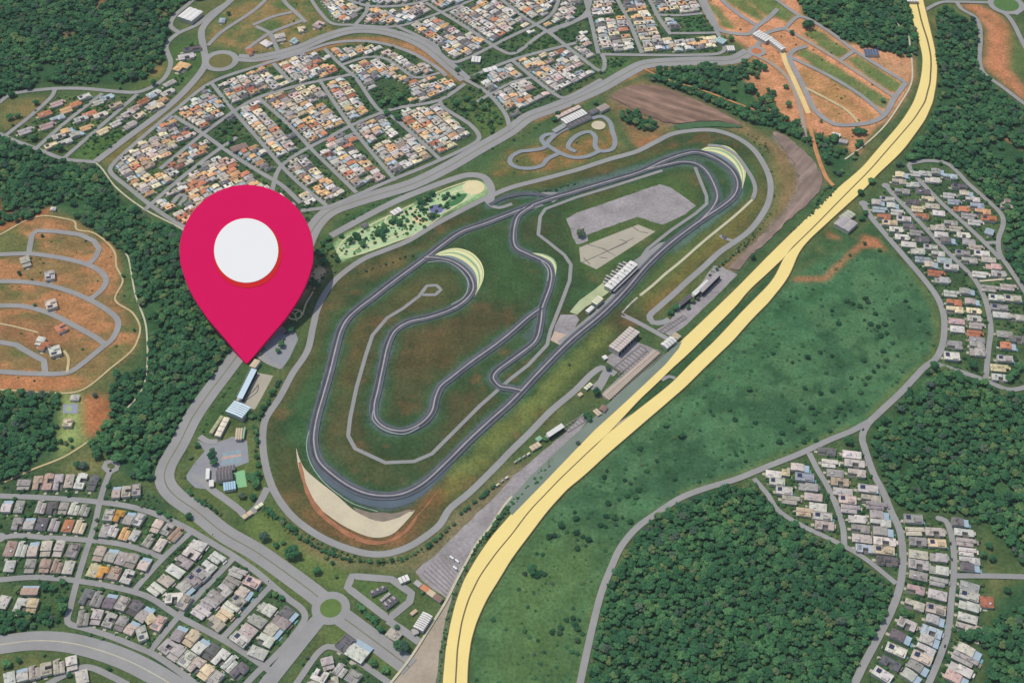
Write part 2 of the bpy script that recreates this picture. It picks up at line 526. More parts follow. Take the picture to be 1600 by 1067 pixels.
area('322,60 350,15 400,0 480,0 520,50 430,80 370,85', (92, 112, 64), 2, 10, .9, .1, (146, 122, 78))
area('265,75 300,65 310,45 318,70 315,105 275,140 262,110', (78, 108, 58), 2, 8, .9)
area('225,125 265,95 258,130 200,145', (104, 120, 64), 3, 12, .8)
area('240,108 255,95 250,115 232,120', (172, 128, 84), 2, 8, .7)
area('130,40 155,0 165,0 150,25 128,36 112,56 92,62 100,48', (156, 108, 80), 1, 6, .9)
area('238,32 268,15 262,22 244,33', (176, 120, 88), 1, 6, .9)
area('0,30 60,10 150,30 120,70 40,60', (70, 100, 58), 8, 50, .35, .4)
# brown strips along the avenues
for s_ in ('410,95 480,78 540,60 600,58 650,70 700,105 728,128 720,132 690,115 640,80 590,66 540,68 480,86 410,106',
           '830,187 900,160 960,128 1010,106 1090,101 1150,100 1175,88 1180,94 1150,106 1090,107 1010,113 960,135 900,168 835,193'):
    area(s_, (172, 124, 84), 1, 4, .85, .3)
# red subdivision on the left
area('-60,372 30,345 70,336 110,345 140,360 178,385 185,420 190,450 180,470 208,492 220,520 205,550 160,585 120,610 60,615 -60,612', (136, 114, 74), 2, 8, 1)
F_SUB = area('-60,372 30,345 70,336 110,345 140,360 178,385 185,420 190,450 180,470 208,492 220,520 205,550 160,585 120,610 60,615 -60,612', None, 2, 6)
colmix((190, 130, 88), F_SUB * sstep(.47, .66, fbm(GX * .5, GY, 40, 210)) * .66)
colmix((100, 110, 64), F_SUB * sstep(.48, .64, fbm(GX * .5, GY, 46, 230)) * .85)
area('-60,590 50,590 105,588 130,590 115,606 60,612 -60,606', (182, 122, 82), 2, 8, .8, .2)
area('-60,500 40,492 90,505 120,525 100,545 60,545 -60,520', (168, 112, 80), 3, 12, .7, .3)
area('-60,362 20,348 80,323 82,330 40,345 -60,385', (180, 112, 74), 1, 6, .9)
area('0,310 30,320 60,335 20,345 0,345', (172, 110, 74), 4, 20, .7, .5)
area('128,614 172,618 175,650 160,668 140,685 128,680 124,640', (174, 114, 76), 2, 8, 1, .1)
area('98,615 126,612 126,645 134,690 92,712 86,690 96,660', (150, 165, 100), 2, 6, .9)
area('190,400 215,420 222,500 212,505 205,460 190,440', (90, 112, 66), 2, 8, .8)
area('130,700 160,700 175,735 110,745 90,738', (118, 118, 74), 3, 14, .9)
# red soil to the upper right
area('1098,-30 1250,-30 1250,28 1290,48 1320,68 1424,88 1426,120 1412,150 1392,182 1362,205 1352,215 1340,240 1330,238 1325,215 1290,212 1262,200 1240,192 1212,182 1186,152 1165,118 1180,95 1165,70 1130,55 1105,25', (216, 152, 112), 2, 8, 1, 0, (190, 136, 96))
for s_ in ('1104,0 1128,18 1150,48 1130,42 1114,20', '1130,0 1165,0 1196,28 1186,34 1160,18', '1202,14 1212,5 1246,25 1230,36 1206,22', '1165,0 1210,-5 1235,20 1200,28',
           '1258,52 1275,46 1328,80 1310,92 1285,76', '1245,84 1258,76 1300,100 1350,130 1392,158 1382,172 1340,150 1300,126', '1324,94 1340,86 1410,132 1398,146 1350,118'):
    area(s_, (86, 118, 66), 1, 5, .95, .1, (112, 124, 68))
area('1243,98 1290,125 1330,150 1376,182 1360,188 1320,168 1275,146 1252,130', (158, 128, 74), 2, 8, .6, .4)
area('1264,142 1290,150 1320,172 1334,192 1305,194 1278,176', (148, 124, 74), 2, 8, .6, .4)
area('1330,75 1420,88 1420,120 1405,125 1370,105 1340,88', (190, 150, 112), 2, 8, .6, .3)
area('1498,8 1530,8 1560,24 1576,46 1582,76 1575,105 1600,138 1600,158 1550,112 1540,104 1545,50 1525,20', (200, 132, 94), 2, 8, 1, .1, (172, 122, 84))
area('1575,40 1600,80 1600,130 1582,105', (88, 112, 62), 3, 10, .9)
area('1450,20 1480,8 1500,12 1525,32 1530,60 1512,70 1490,55 1480,75 1462,40', (108, 116, 70), 3, 14, .8, .3)
area('1460,28 1475,32 1488,60 1500,76 1486,70 1470,52', (168, 112, 82), 2, 10, .8, .3)
area('1558,185 1565,205 1600,230 1600,236 1572,218 1556,190', (186, 130, 96), 1, 5, .9)
# tilled field and the bare strip right of the circuit
area('945,152 978,136 1005,126 1030,134 1107,166 1168,198 1240,240 1262,262 1244,320 1160,400 1150,425 1120,425 1190,360 1215,330 1222,290 1205,240 1170,212 1120,196 1050,197 1035,205 1005,228 993,226 975,195', (146, 118, 84), 2, 8, .9, .2, (120, 108, 72))
area('952,152 980,138 1032,137 1107,168 1160,198 1120,192 1050,195 1000,176', (132, 112, 104), 2, 5, 1)
area('993,226 1030,210 1040,205 1010,226 997,230', (176, 112, 76), 1, 5, .9)
area('975,190 990,200 1008,215 1030,205 1050,200 1010,228 994,228', (160, 118, 78), 2, 8, .8, .4)
area('1052,196 1120,191 1160,200 1120,200 1056,202', (58, 104, 64), 1, 4, .9)
area('1205,212 1225,215 1250,235 1282,270 1284,290 1270,312 1225,348 1175,398 1150,424 1142,418 1180,380 1222,335 1246,300 1246,268 1228,240', (138, 126, 120), 1, 4, 1, 0, (122, 112, 104))
area('1200,240 1216,262 1222,300 1205,330 1160,375 1135,395 1200,335 1210,300', (128, 120, 72), 2, 8, .8)
# verges of the highway
for s_ in ('1345,268 1290,310 1230,362 1180,412 1140,455 1090,505 1060,540 985,610 930,668 870,725 810,790 760,845 735,885 712,935 700,985 690,1090 680,1090 692,985 700,940 718,890 748,840 800,782 860,722 920,665 1000,585 1050,535 1085,495 1135,440 1180,395 1235,340 1300,285 1335,262',
           '1235,432 1212,460 1185,490 1130,540 1060,610 990,675 930,725 960,690 1050,600 1120,532 1170,480 1200,450'):
    area(s_, (58, 92, 58), 2, 6, .95, 0, (74, 104, 62))
area('1226,405 1199,430 1150,480 1094,536 1000,626 950,680 980,656 1050,600 1116,535 1199,450', (56, 90, 56), 1, 3, 1)
area('1340,330 1362,320 1385,350 1400,385 1372,390 1300,392 1250,420 1240,410 1290,370', (64, 96, 60), 2, 8, 1, 0, (92, 104, 64))
for s_ in ('1290,360 1300,365 1312,371 1308,374 1295,370', '1348,366 1372,374 1374,380 1386,392 1376,390 1365,386 1346,388 1330,400 1310,420 1292,438 1260,440 1238,438 1244,432 1285,432 1300,420 1325,395 1345,378'):
    area(s_, (176, 118, 84), 1, 4, .95)
# the triangle of bare ground and truck yards below the circuit
area('912,645 918,662 870,702 832,750 790,802 745,860 714,905 700,940 680,985 640,1050 610,1090 690,1090 700,985 712,940 745,875 800,800 870,725 930,668', (104, 120, 92), 2, 6, .9)
area('640,862 700,818 760,766 800,735 842,715 850,722 800,775 745,845 712,900 690,930 650,893 600,886 540,890 500,880 470,856 560,880', (132, 120, 92), 2, 8, .9, .2)
area('430,800 470,838 520,862 600,884 640,862 690,826 690,840 650,880 600,890 560,884 520,880 480,866 450,838 430,815', (116, 114, 72), 3, 10, .8, .2, (92, 108, 62))
area('405,790 428,792 455,832 480,865 530,885 548,900 540,925 515,920 480,900 440,872 400,848 370,822 385,815', (104, 122, 66), 2, 8, .9, .1)
area('440,800 470,840 560,880 600,885 560,880 500,868 460,845', (154, 124, 92), 2, 6, .6, .3)
area('550,905 612,908 640,930 638,942 606,962 556,925', (84, 110, 60), 2, 5, .9)
area('545,930 600,972 640,1000 635,1020 600,1000 556,962', (74, 98, 58), 2, 6, .8)
area('505,975 560,985 640,1055 600,1050 560,1015 515,1005', (100, 120, 66), 2, 6, .9)
# central reservations and the verge of the boulevard
area('240,800 300,795 400,865 480,925 490,945 480,955 400,895 340,850 270,805', (104, 118, 66), 2, 6, .8)
area('310,690 420,690 425,770 380,805 300,770', (94, 112, 62), 2, 6, .8)
area('370,560 340,615 310,660 300,690 330,690 380,640 430,580 480,480 480,420 520,380 505,380 480,410', (70, 98, 58), 2, 6, .9)
area('515,370 560,345 640,312 680,300 640,296 560,325 520,345', (66, 98, 60), 2, 6, .9)
area('515,390 530,372 600,340 690,300 745,282 765,290 760,305 700,332 620,372 560,392 530,412', (160, 190, 135), 1, 5, 1, 0, (138, 176, 118))
area('690,322 715,305 735,300 730,312 700,328', (70, 116, 66), 1, 4, .9)
area('470,410 500,400 510,425 490,450 470,470 455,480', (190, 170, 130), 2, 6, .9, .4)
area('770,240 800,232 850,230 900,190 940,182 965,200 968,235 985,232 900,262 800,272 765,280', (104, 108, 62), 2, 8, .9, .15, (150, 112, 70))
area('700,265 800,215 850,190 900,165 960,140 960,150 880,185 850,215 800,235 760,262', (70, 100, 62), 3, 10, .8)
area('720,160 745,150 782,165 790,195 770,215 745,200', (92, 116, 62), 3, 10, .9)
area('945,100 985,92 985,100 960,112 947,118', (80, 118, 66), 2, 6, .9)
area('1066,27 1098,25 1108,50 1078,52', (70, 110, 70), 1, 4, .9)

gm = bpy.data.meshes.new('ground')
gm.vertices.add(NX * NY)
co = np.zeros((NX * NY, 3), np.float32)
co[:, 0], co[:, 1] = GX.ravel(), GY.ravel()
gm.vertices.foreach_set('co', co.ravel())
nf = (NX - 1) * (NY - 1)
i_ = np.arange(NX * NY).reshape(NY, NX)
q = np.stack([i_[:-1, :-1], i_[:-1, 1:], i_[1:, 1:], i_[1:, :-1]], -1).reshape(-1).astype(np.int32)
gm.loops.add(nf * 4)
gm.loops.foreach_set('vertex_index', q)
gm.polygons.add(nf)
gm.polygons.foreach_set('loop_start', np.arange(0, nf * 4, 4, dtype=np.int32))
gm.update(calc_edges=True)
ca = gm.attributes.new('cover', 'FLOAT_COLOR', 'POINT')
cc = np.ones((NX * NY, 4), np.float32)
cc[:, :3] = C.reshape(-1, 3)
ca.data.foreach_set('color', cc.ravel())
m, nt, b = new_mat('ground_cover')
at = N(nt, 'ShaderNodeAttribute', attribute_name='cover')
g1 = ramp(nt, pos_noise(nt, .035, 6, .65), [(.32, (.74, .76, .72, 1)), (.68, (1.24, 1.2, 1.22, 1))])
g2 = ramp(nt, pos_noise(nt, .22, 5, .7), [(.34, (.66, .68, .64, 1)), (.62, (1.25, 1.24, 1.22, 1))])
c1 = mixc(nt, 1.0, at.outputs[0], g1, 'MULTIPLY')
nt.links.new(mixc(nt, 1.0, c1, g2, 'MULTIPLY'), b.inputs['Base Color'])
b.inputs['Roughness'].default_value = 1.0
b.inputs['Specular IOR Level'].default_value = 0.1
gm.materials.append(m)
ground = bpy.data.objects.new('ground', gm)
COL.objects.link(ground)
tag(ground, 'grass, scrub and red soil spread under the whole place', 'ground', kind='structure')

# ------------------------------------------------------------------ paved areas
M_road = mat('road_asphalt', (153, 151, 147), .02, .10, .9, .5)
M_street = mat('street_asphalt', (152, 150, 146), .03, .11, .9, .5)
M_track = mat('track_asphalt', (88, 91, 97), .04, .2, .85, .5)
M_rubber = mat('rubber', (70, 73, 80), .06, .2)
M_edgel = mat('edge_paint', (112, 117, 121), .08, .25)
M_line = mat('track_line', (172, 163, 161), .06, .1)
M_serv = mat('service_asphalt', (148, 147, 143), .05, .08)
M_yellow = mat('yellow_road', (240, 216, 138), .015, .035, .9, .4)
M_brown = mat('median_soil', (120, 100, 70), .05, .2)
M_med = mat('median_grass', (122, 120, 96), .05, .15)
M_dirt = mat('dirt_path', (196, 178, 132), .05, .14)
M_dirt2 = mat('orange_dirt', (196, 138, 92), .05, .2)
M_lot = mat('lot_paving', (156, 149, 147), .025, .24, .9, .2)
M_lot2 = mat('lot_asphalt', (148, 148, 150), .04, .1, .9, .3)
M_beige = mat('pale_concrete', (176, 168, 148), .03, .08, .9, .3)
M_gravel = mat('gravel', (205, 192, 162), .04, .1, .95, .5)
M_sand = mat('sand', (224, 208, 160), .05, .06)
M_seam = mat('dark_seam', (92, 90, 84), .1, .2)
M_runY = mat('runoff_yellow', (222, 219, 158), .05, .06)
M_runG = mat('runoff_green', (150, 176, 140), .05, .1)
M_runB = mat('runoff_grey', (128, 142, 142), .05, .1)
M_park = mat('pale_lawn', (178, 202, 150), .05, .12, .95, .3)
M_verge = mat('verge_soil', (150, 126, 88), .05, .2)
M_ppath = mat('park_path_sand', (216, 206, 164), .1, .1)
M_bed = mat('bed_green', (112, 152, 100), .1, .2)
M_path = mat('pale_path', (198, 190, 160), .08, .12)

sheet('parking_lot', PL('885,342 900,333 962,312 1030,288 1050,294 1087,321 1070,336 1035,351 995,339 917,367 920,377 900,382'), M_lot,
      'large worn grey paved lot inside the circuit beside the pits', 'paved lot', wob=1.5)
sheet('concrete_yard', PL('905,387 997,351 1024,362 932,421 907,409'), M_beige, 'beige concrete yard with dark seams inside the circuit', 'concrete yard')
z = next_z()
for s in ('912,380 950,391', '940,388 962,400', '936,402 950,404', '917,407 950,392 990,372', '910,410 980,379', '922,413 912,403', '985,352 1000,362 1012,364', '968,374 980,378'):
    ribbon('concrete_seam', GP(s), 1.3, M_seam, z=z, label='dark seam across the beige concrete yard', cat='seam', jitter=.6)
    z += .003
ZN[0] = z
sheet('parking_lot', PL('1115,415 1128,417 1152,429 1115,467 1090,490 1072,508 1048,525 1026,515 1044,505 1062,480 1090,450'), M_lot,
      'grey parking strip below the long grandstand beside the highway', 'parking lot', wob=1)
sheet('parking_lot', PL('950,556 965,548 990,532 1022,545 1030,548 985,592 952,626 937,619 945,610 975,582 948,566'), M_lot,
      'striped parking lot around the grey hall beside the highway', 'parking lot', wob=1)
sheet('parking_lot', PL('912,645 920,656 890,690 850,728 812,768 780,800 745,850 730,880 712,907 700,936 660,907 648,893 690,858 735,812 775,775 800,745 840,712 880,678'), M_lot,
      'long bare parking strip that widens into a striped truck yard', 'parking lot', wob=2)
sheet('dirt_yard', PL('696,942 710,908 716,905 706,935 698,960 692,990 687,1020 680,1070 674,1130 560,1130 612,1068 640,1030 668,985'), mat('pale_dirt', (172, 158, 138), .02, .16, .95, .2),
      'pale dirt yard running down beside the highway', 'dirt yard', wob=1)
sheet('car_park', PL('415,535 437,508 462,520 466,530 452,560 440,577 425,565 402,553'), M_lot2, 'grey car park at the foot of the magenta map pin', 'car park')
sheet('plaza', PL('372,626 385,602 400,582 411,584 427,587 405,628 398,640 385,636'), M_beige, 'beige plaza with dark marks beside the long stand', 'plaza')
z = next_z()
for s in ('388,605 402,590 406,586', '378,625 395,612 404,600', '380,628 392,620 402,612 404,602'):
    ribbon('plaza_seam', GP(s), 1.4, M_seam, z=z, label='dark mark across the beige plaza', cat='seam')
    z += .003
ZN[0] = z
sheet('forecourt', PL('308,688 325,694 355,686 362,682 376,684 386,688 389,722 372,728 352,735 342,745 332,758 322,764 305,762 289,746 305,722 320,705'), M_lot2,
      'grey forecourt around the gabled arena', 'forecourt')
sheet('sports_court', PL('348,707 376,702 378,722 345,728'), mat('court_blue', (144, 160, 166), .2, .14), 'faded blue hard court beside the gabled arena', 'sports court')
sheet('court_band', PL('347,714 377,709 377,712 346,718'), mat('court_rust', (196, 160, 140), .2, .12), 'faded rust band across the blue hard court', 'court marking')
sheet('sports_court', PL('364,738 382,734 386,760 372,762'), mat('court_green', (138, 190, 138), .2, .08), 'pale green court below the blue hard court', 'sports court')
sheet('sports_court', PL('99,632 122,631 121,646 98,645'), mat('court_grey', (150, 154, 168), .2, .08), 'small grey sports court between forest and red soil', 'sports court')
sheet('court_key', PL('104,635 112,634 112,642 104,643'), mat('court_lime', (160, 176, 120), .2, .08), 'faded lime patch on the small grey sports court', 'court marking')
sheet('lawn_park', PL('530,405 524,392 548,372 590,352 640,326 690,302 733,284 752,288 757,296 735,312 700,328 680,342 660,360 640,368 610,382 570,396 542,404'), M_park,
      'pale green park lawn with trees along the outer road', 'park')
sheet('lawn', PL('694,321 702,312 716,304 730,303 727,309 718,318 704,323'), mat('dark_lawn', (70, 118, 70), .05, .14), 'dark green lawn in the narrow end of the park', 'lawn', smooth=True)
def disc_px(cx, cy, rx):
    c = G(cx, cy)
    r = rx * mpp(cx, cy)
    return c, r
def disc(name, cx, cy, rx, material, label, cat):
    c, r = disc_px(cx, cy, rx)
    z = next_z()
    v = [(c.x + r * math.cos(t * math.pi / 24), c.y + r * math.sin(t * math.pi / 24), z) for t in range(48)]
    return tag(mesh_obj(name, v, [tuple(range(48))], material), label, cat, kind='structure')
def ring(name, cx, cy, r0, r1, material, label, cat):
    c, r = disc_px(cx, cy, 1.0)
    z = next_z()
    v, f = [], []
    for t in range(64):
        a = t * math.pi / 32
        for q in (r0 * r, r1 * r):
            v.append((c.x + q * math.cos(a), c.y + q * math.sin(a), z))
    for t in range(64):
        a, b = 2 * t, 2 * ((t + 1) % 64)
        f.append((a, a + 1, b + 1, b))
    return tag(mesh_obj(name, v, f, material), label, cat, kind='structure')
disc('sand_circle', 740, 293, 17, M_sand, 'round sand arena at the end of the park', 'sand arena')
disc('play_surface_rim', 683, 328, 13, mat('play_rim', (170, 180, 178), .2, .05), 'pale rim round the purple play surface', 'play surface')
disc('play_surface', 682, 327, 10.5, mat('play_purple', (112, 112, 150), .3, .12), 'round purple play surface in the park', 'play surface')
sheet('sand_court_rim', PL('641,342 650,335 673,346 660,353 652,350'), mat('court_rim', (190, 196, 140), .2, .06), 'pale border round the sand court in the park', 'sand court')
sheet('sand_court', PL('643,342 651,337 668,345 656,350'), mat('court_sand', (232, 202, 150), .2, .05), 'peach sand court in the park', 'sand court')
ring('garden_ring', 461, 491.5, 9, 12, M_sand, 'pale sandy ring path round the small garden', 'path')
for s in ('461,491 452,485', '461,491 470,484', '461,491 464,502'):
    ribbon('garden_path', GP(s), 2.4, M_park, label='pale spoke path inside the small round garden', cat='path')
ribbon('garden_path', GP('473,492 478,475 488,458 492,448'), 2.6, M_sand, label='thin sandy path curving up from the round garden', cat='path')
sheet('clearing', PL('483,437 492,420 498,412 505,418 510,425 500,440 492,446'), mat('clearing_sand', (206, 188, 150), .1, .1), 'sandy clearing between the park trees', 'clearing', wob=3)

for s_, w_ in (('528,403 545,390 565,388 590,378 612,372 640,358', 2.6), ('545,380 570,362 600,352 622,352 645,350', 2.8), ('600,352 606,338 625,336 650,326 668,322', 2.6), ('668,340 690,334 706,326 728,312 738,304', 2.4),
               ('690,318 700,306 716,298 732,296', 2.4), ('525,396 535,378 575,354 640,322 690,298 735,282', 2.2), ('548,402 600,384 648,366 690,338', 2.0), ('640,326 648,338 642,350', 2.2)):
    ribbon('park_path', GP(s_), w_, M_ppath, label='pale sandy path winding through the park', cat='path', jitter=.5)
for x_, y_, r_ in ((560, 392, 5), (582, 372, 4), (606, 362, 4), (632, 356, 4.5), (650, 318, 4), (676, 314, 3.5), (706, 314, 3), (543, 386, 4), (575, 360, 3.5)):
    disc('flower_bed', x_, y_, r_, M_bed, 'small round planted bed on the pale park lawn', 'flower bed')

# run-off areas of the circuit
sheet('gravel_trap', PL('463,700 466,728 475,757 490,785 510,803 540,823 575,838 592,840 612,835 632,817 648,797 640,799 620,808 600,812 578,809 556,799 524,772 497,751 476,732 467,714'), M_gravel,
      'long beige gravel trap round the lowest bend', 'gravel trap', smooth=True)
ribbon('soil_band', GP('468,722 474,748 482,772 500,800 530,825 562,843 592,848 616,842 638,826 652,806 668,788 684,766'), lambda t: 2 + 5 * abs(math.sin(math.pi * min(1, t * 1.1 + .05))) ** .7 + 1.6 * math.sin(t * 41) * math.sin(t * 17), mat('soil_orange', (164, 112, 80), .06, .28), label='orange soil band round the outside of the gravel trap', cat='soil band')
sheet('dull_asphalt', PL('489,655 483,680 483,700 488,722 502,746 528,768 555,783 580,791 608,794 634,788 660,773 690,744 706,726 704,720 690,728 655,757 622,772 582,772 552,762 520,741 498,718 492,692 493,668'), mat('wide_asphalt', (90, 102, 110), .04, .16, .85),
      'wide blue grey asphalt round the outside of the lowest bend', 'asphalt', wob=1.2, smooth=True)
sheet('dull_asphalt', PL('552,792 580,800 610,802 640,796 650,798 640,800 622,808 600,815 576,810 558,800'), mat('stony_ground', (136, 124, 108), .06, .2), 'stony grey ground between gravel trap and asphalt', 'stony ground', wob=2)
ribbon('runoff_kerb', GP('503,596 497,625 486,665 481,680 479,700 486,725 505,752 530,773 552,787 590,799'), 1.0, mat('kerb_pale', (166, 184, 166)), label='thin pale line round the outside of the lowest bend', cat='kerb')
def crescent(n, inner, outer, mats, label):
    a, b = resample(GP(inner), 3.0), resample(GP(outer), 3.0)
    K = 40
    A = [a[int(i * (len(a) - 1) / K)] for i in range(K + 1)]
    B = [b[int(i * (len(b) - 1) / K)] for i in range(K + 1)]
    for (t0, t1, mm, w) in mats:
        z = next_z()
        v, f = [], []
        for i in range(K + 1):
            for t in (t0, t1):
                p = A[i].lerp(B[i], t)
                v.append((p.x, p.y, z))
        for i in range(K):
            f.append((2 * i, 2 * i + 1, 2 * i + 3, 2 * i + 2))
        tag(mesh_obj('runoff_area', v, f, mm), f'{w} run-off band {label}', 'run-off', kind='structure')
BANDS = [(0, .24, M_runB, 'grey'), (.24, .46, M_runY, 'inner yellow'), (.46, .62, M_runG, 'inner green'), (.62, .84, M_runY, 'middle yellow'), (.84, .88, M_runB, 'thin grey'), (.88, 1, M_runY, 'outer yellow')]
crescent(0, '674,401 690,402 706,405 724,415 737,427 743,445 742,462 738,470', '674,401 690,393 712,388 735,394 750,408 756,424 754,440 738,470', BANDS, 'outside the hairpin in mid circuit')
crescent(1, '1088,239 1104,238 1124,246 1142,258 1152,272 1157,287 1160,296', '1088,239 1102,231 1118,227 1138,230 1156,246 1165,268 1160,296', BANDS, 'outside the far upper bend')
crescent(2, '816,393 832,398 846,404 858,411 864,420 868,434', '816,393 836,394 852,394 868,400 874,410 868,434', BANDS[:3], 'outside the small inner bend')
sheet('pit_apron', PL('990,408 1000,412 1008,410 1040,378 1030,380 1008,396'), M_serv, 'grey paved apron at the end of the pit building', 'apron')
sheet('paddock', PL('930,452 944,440 957,450 950,458 936,468 915,480 902,492 890,488 905,470'), mat('paddock_pale', (176, 184, 140), .05, .12), 'pale yellow green paddock beside the pit road', 'paddock')
sheet('paddock', PL('876,492 900,492 905,500 888,532 862,530 868,508'), M_lot, 'grey and beige paddock square at the end of the pits', 'paddock')
sheet('apron_tiles', PL('866,518 886,523 876,540 860,532'), mat('tiles_peach', (196, 172, 152), .2, .12), 'peach paved corner below the grey paddock', 'apron')
ribbon('pit_lane', resample([G(*q) for q in PL('880,541 892,532 940,492 975,457 1012,414 1030,396')], 6.0), 6.5, M_serv, off=9.5, label='grey pit lane along the left side of the main straight', cat='pit lane')
ribbon('pit_wall_path', GP('1176,312 1150,336 1100,377 1060,412 1040,428 1020,446 1000,462'), 4.6, mat('pit_path', (196, 190, 158), .06, .08), label='straight pale concrete strip along the main straight', cat='strip')
ribbon('pit_wall_path', GP('996,465 985,475 972,489'), 3, mat('pit_path2', (178, 176, 164), .2, .2), label='broken pale blocks at the end of the concrete strip', cat='strip', jitter=.8)

# ------------------------------------------------------------------ roads
def road(w, s, label, m=None, cat='road', name='road', **k):
    p = GP(s) if isinstance(s, str) else [G(*q) for q in s]
    return ribbon(name, p, w, m or M_street, label=label, cat=cat, **k)

def dual(line, w, gap, label, m=None, med=None):
    gap *= .75
    p = [G(*q) for q in line]
    ribbon('road_median', p, gap + 2.5, med or M_med, label='soil strip between the lanes of ' + label, cat='median')
    for sgn, wd in ((1, 'one'), (-1, 'other')):
        ribbon('avenue', p, w, m or M_road, off=sgn * (w + gap) / 2, label=f'{wd} carriageway of {label}', cat='avenue')

road(5.8, SERVICE2, 'grey service road winding inside the circuit', M_serv, name='service_road', smooth=False)
road(5.8, SERVICE, 'grey service road inside the far end of the circuit', M_serv, name='service_road', smooth=False)
road(6.5, '862,316 875,305 852,303 838,306', 'grey escape road beside the upper straight', M_serv, name='service_road')
road(7, '757,311 768,322 780,325 800,319', 'grey link road from the outer road to the track', M_serv, name='service_road')
road(6, '848,320 820,329 790,335', 'pale service lane beside the upper straight', M_serv, name='service_road')
road(10, PERIM, 'grey perimeter road round the far end of the circuit', M_road, name='perimeter_road')
road(10, PERIM2, 'grey perimeter road round the near end of the circuit', M_road, name='perimeter_road')
road(11, '925,609 938,598 950,580 962,585', 'grey access road to the striped parking lot', M_road)
road(8, '972,492 1000,506 1040,528 1060,540', 'grey access road from the straight to the highway gate', M_road)
road(6, '1125,368 1130,372 1150,378', 'grey stub road off the perimeter road', M_road)
road(13, LOWER, 'grey road looping round the end of the park', M_road)
road(10, '418,762 410,778 398,796 383,806 378,800 355,782 335,768 315,752 300,742', 'grey road joining the forecourt to the perimeter road', M_road)
road(9, '312,682 325,690 340,690', 'short grey entrance road from the boulevard to the forecourt', M_road)
road(9, '395,548 420,566 440,574', 'grey entrance road to the car park by the pin', M_road)
dual(AVENUE, 12.5, 2.2, 'the long boulevard left of the circuit')
dual(AVENUE_S, 12.5, 2.2, 'the boulevard below the roundabout')
road(20, AVENUE_SW, 'broad grey road leaving the roundabout at lower left', M_road)
road(27, BL_AVENUE, 'broad curved avenue in the lower left corner', M_road, name='avenue')
road(1.2, BL_AVENUE, 'thin pale centre line on the broad curved avenue', M_path, name='centre_line', cat='centre line')
ring('roundabout', 517, 950, 16.5, 30, M_road, 'grey roundabout lane at the lower left', 'roundabout')
disc('roundabout_island', 517, 950, 17, mat('island_grass', (98, 122, 60), .1, .16), 'round grass island of the lower roundabout', 'roundabout')
road(10, '607,967 640,940 643,927 612,905 550,900 543,918', 'grey hexagonal loop road beside the lower roundabout', M_road, smooth=False, closed=True)
road(10, '606,969 630,985 655,1003', 'grey road from the hexagonal loop to the dirt yard', M_road)

L = 'grey street '
road(8.4, '-60,774 0,775 75,778 150,784 200,791 237,801 275,817 300,830 337,852 367,870 400,893 425,914 450,935 472,952 477,964 458,994 425,1030 400,1052 375,1080', L + 'curving round the lower left house quarter')
road(8.0, '172,737 164,757 156,784 150,812 142,840 132,870 120,910 110,950 106,972 135,982 175,995 212,1010 240,1022 275,1045 310,1072', L + 'running down from the cul-de-sac at lower left')
road(7.6, '172,738 163,730 166,723 176,720 184,726 182,733 172,738', L + 'forming the small diamond cul-de-sac', smooth=False)
road(8, '-20,842 0,840 25,837 75,840 137,844 187,850 225,860 255,872', L + 'between the upper two rows of lower left blocks')
disc('turning_circle', 0, 840, 9, M_street, 'grey turning circle at the left edge', 'turning circle')
road(8, '300,830 255,872 210,922', L + 'sloping between the long and the short lower blocks')
road(8, '-60,912 0,906 50,902 100,905 150,912 210,925 237,935 275,960 312,980 350,1000 400,1032 425,1050', L + 'crossing the whole lower left quarter')
road(8, '365,872 282,960 232,1020', L + 'sloping down past the twin diagonal rows')
road(8, '422,917 400,940 345,1000', L + 'sloping down to the right of the twin rows')
road(8, '40,1090 87,1062 132,1042 175,1057 200,1070', L + 'in the corner below the broad curved avenue')
road(8, '440,1100 465,1065 500,1017 512,1010 537,1017 570,1040 610,1068 640,1090', L + 'looping below the roundabout')
L = 'grey lane '
road(9, '-60,398 0,398 45,397 87,402 137,414 160,427 166,439 160,452 140,469', L + 'first below the top of the red subdivision')
road(9, '45,397 50,368 58,361 87,362 125,367 147,377 155,389 150,402 138,414', L + 'looping at the top of the red subdivision', smooth=False)
road(9, '-60,440 0,440 37,441 75,446 112,457 150,474 177,492 185,504 182,519 172,534 160,543 132,566 110,581 95,584 50,584 0,581 -60,578', L + 'round the lower side of the red subdivision')
road(9, '-60,478 0,478 37,479 75,489 112,507 155,531 163,538', L + 'across the middle of the red subdivision')
road(9, '-60,534 0,535 25,539 50,554 69,564 71,583', L + 'hooking down at the bottom of the red subdivision', smooth=False)
road(3.0, '-60,388 0,367 37,347 65,338 100,342 117,347 120,359 145,364 170,382 180,397 182,417 192,439 180,469 207,489 219,512 215,532 207,547 175,574 125,611 75,614 0,609 -60,607', 'pale dirt track round the red subdivision', M_dirt, name='dirt_track')
road(2.6, '196,396 200,402 212,462 227,504 230,532 230,571 222,609 192,646', 'pale fence path along the western forest', M_path, name='fence_path')
road(2.8, '150,255 160,265 180,292 225,327 285,359 330,392', 'pale path along the edge of the western forest', M_path, name='fence_path')
road(3, '140,689 100,714 50,734 0,756 -40,770', 'pale dirt track behind the lower left houses', M_dirt, name='dirt_track')
road(3, '60,520 20,510 0,506', 'thin dirt path inside the red subdivision', M_dirt, name='dirt_track')
road(4, '100,548 107,560 105,582', 'thin dirt path beside the terracotta house', M_dirt, name='dirt_track')

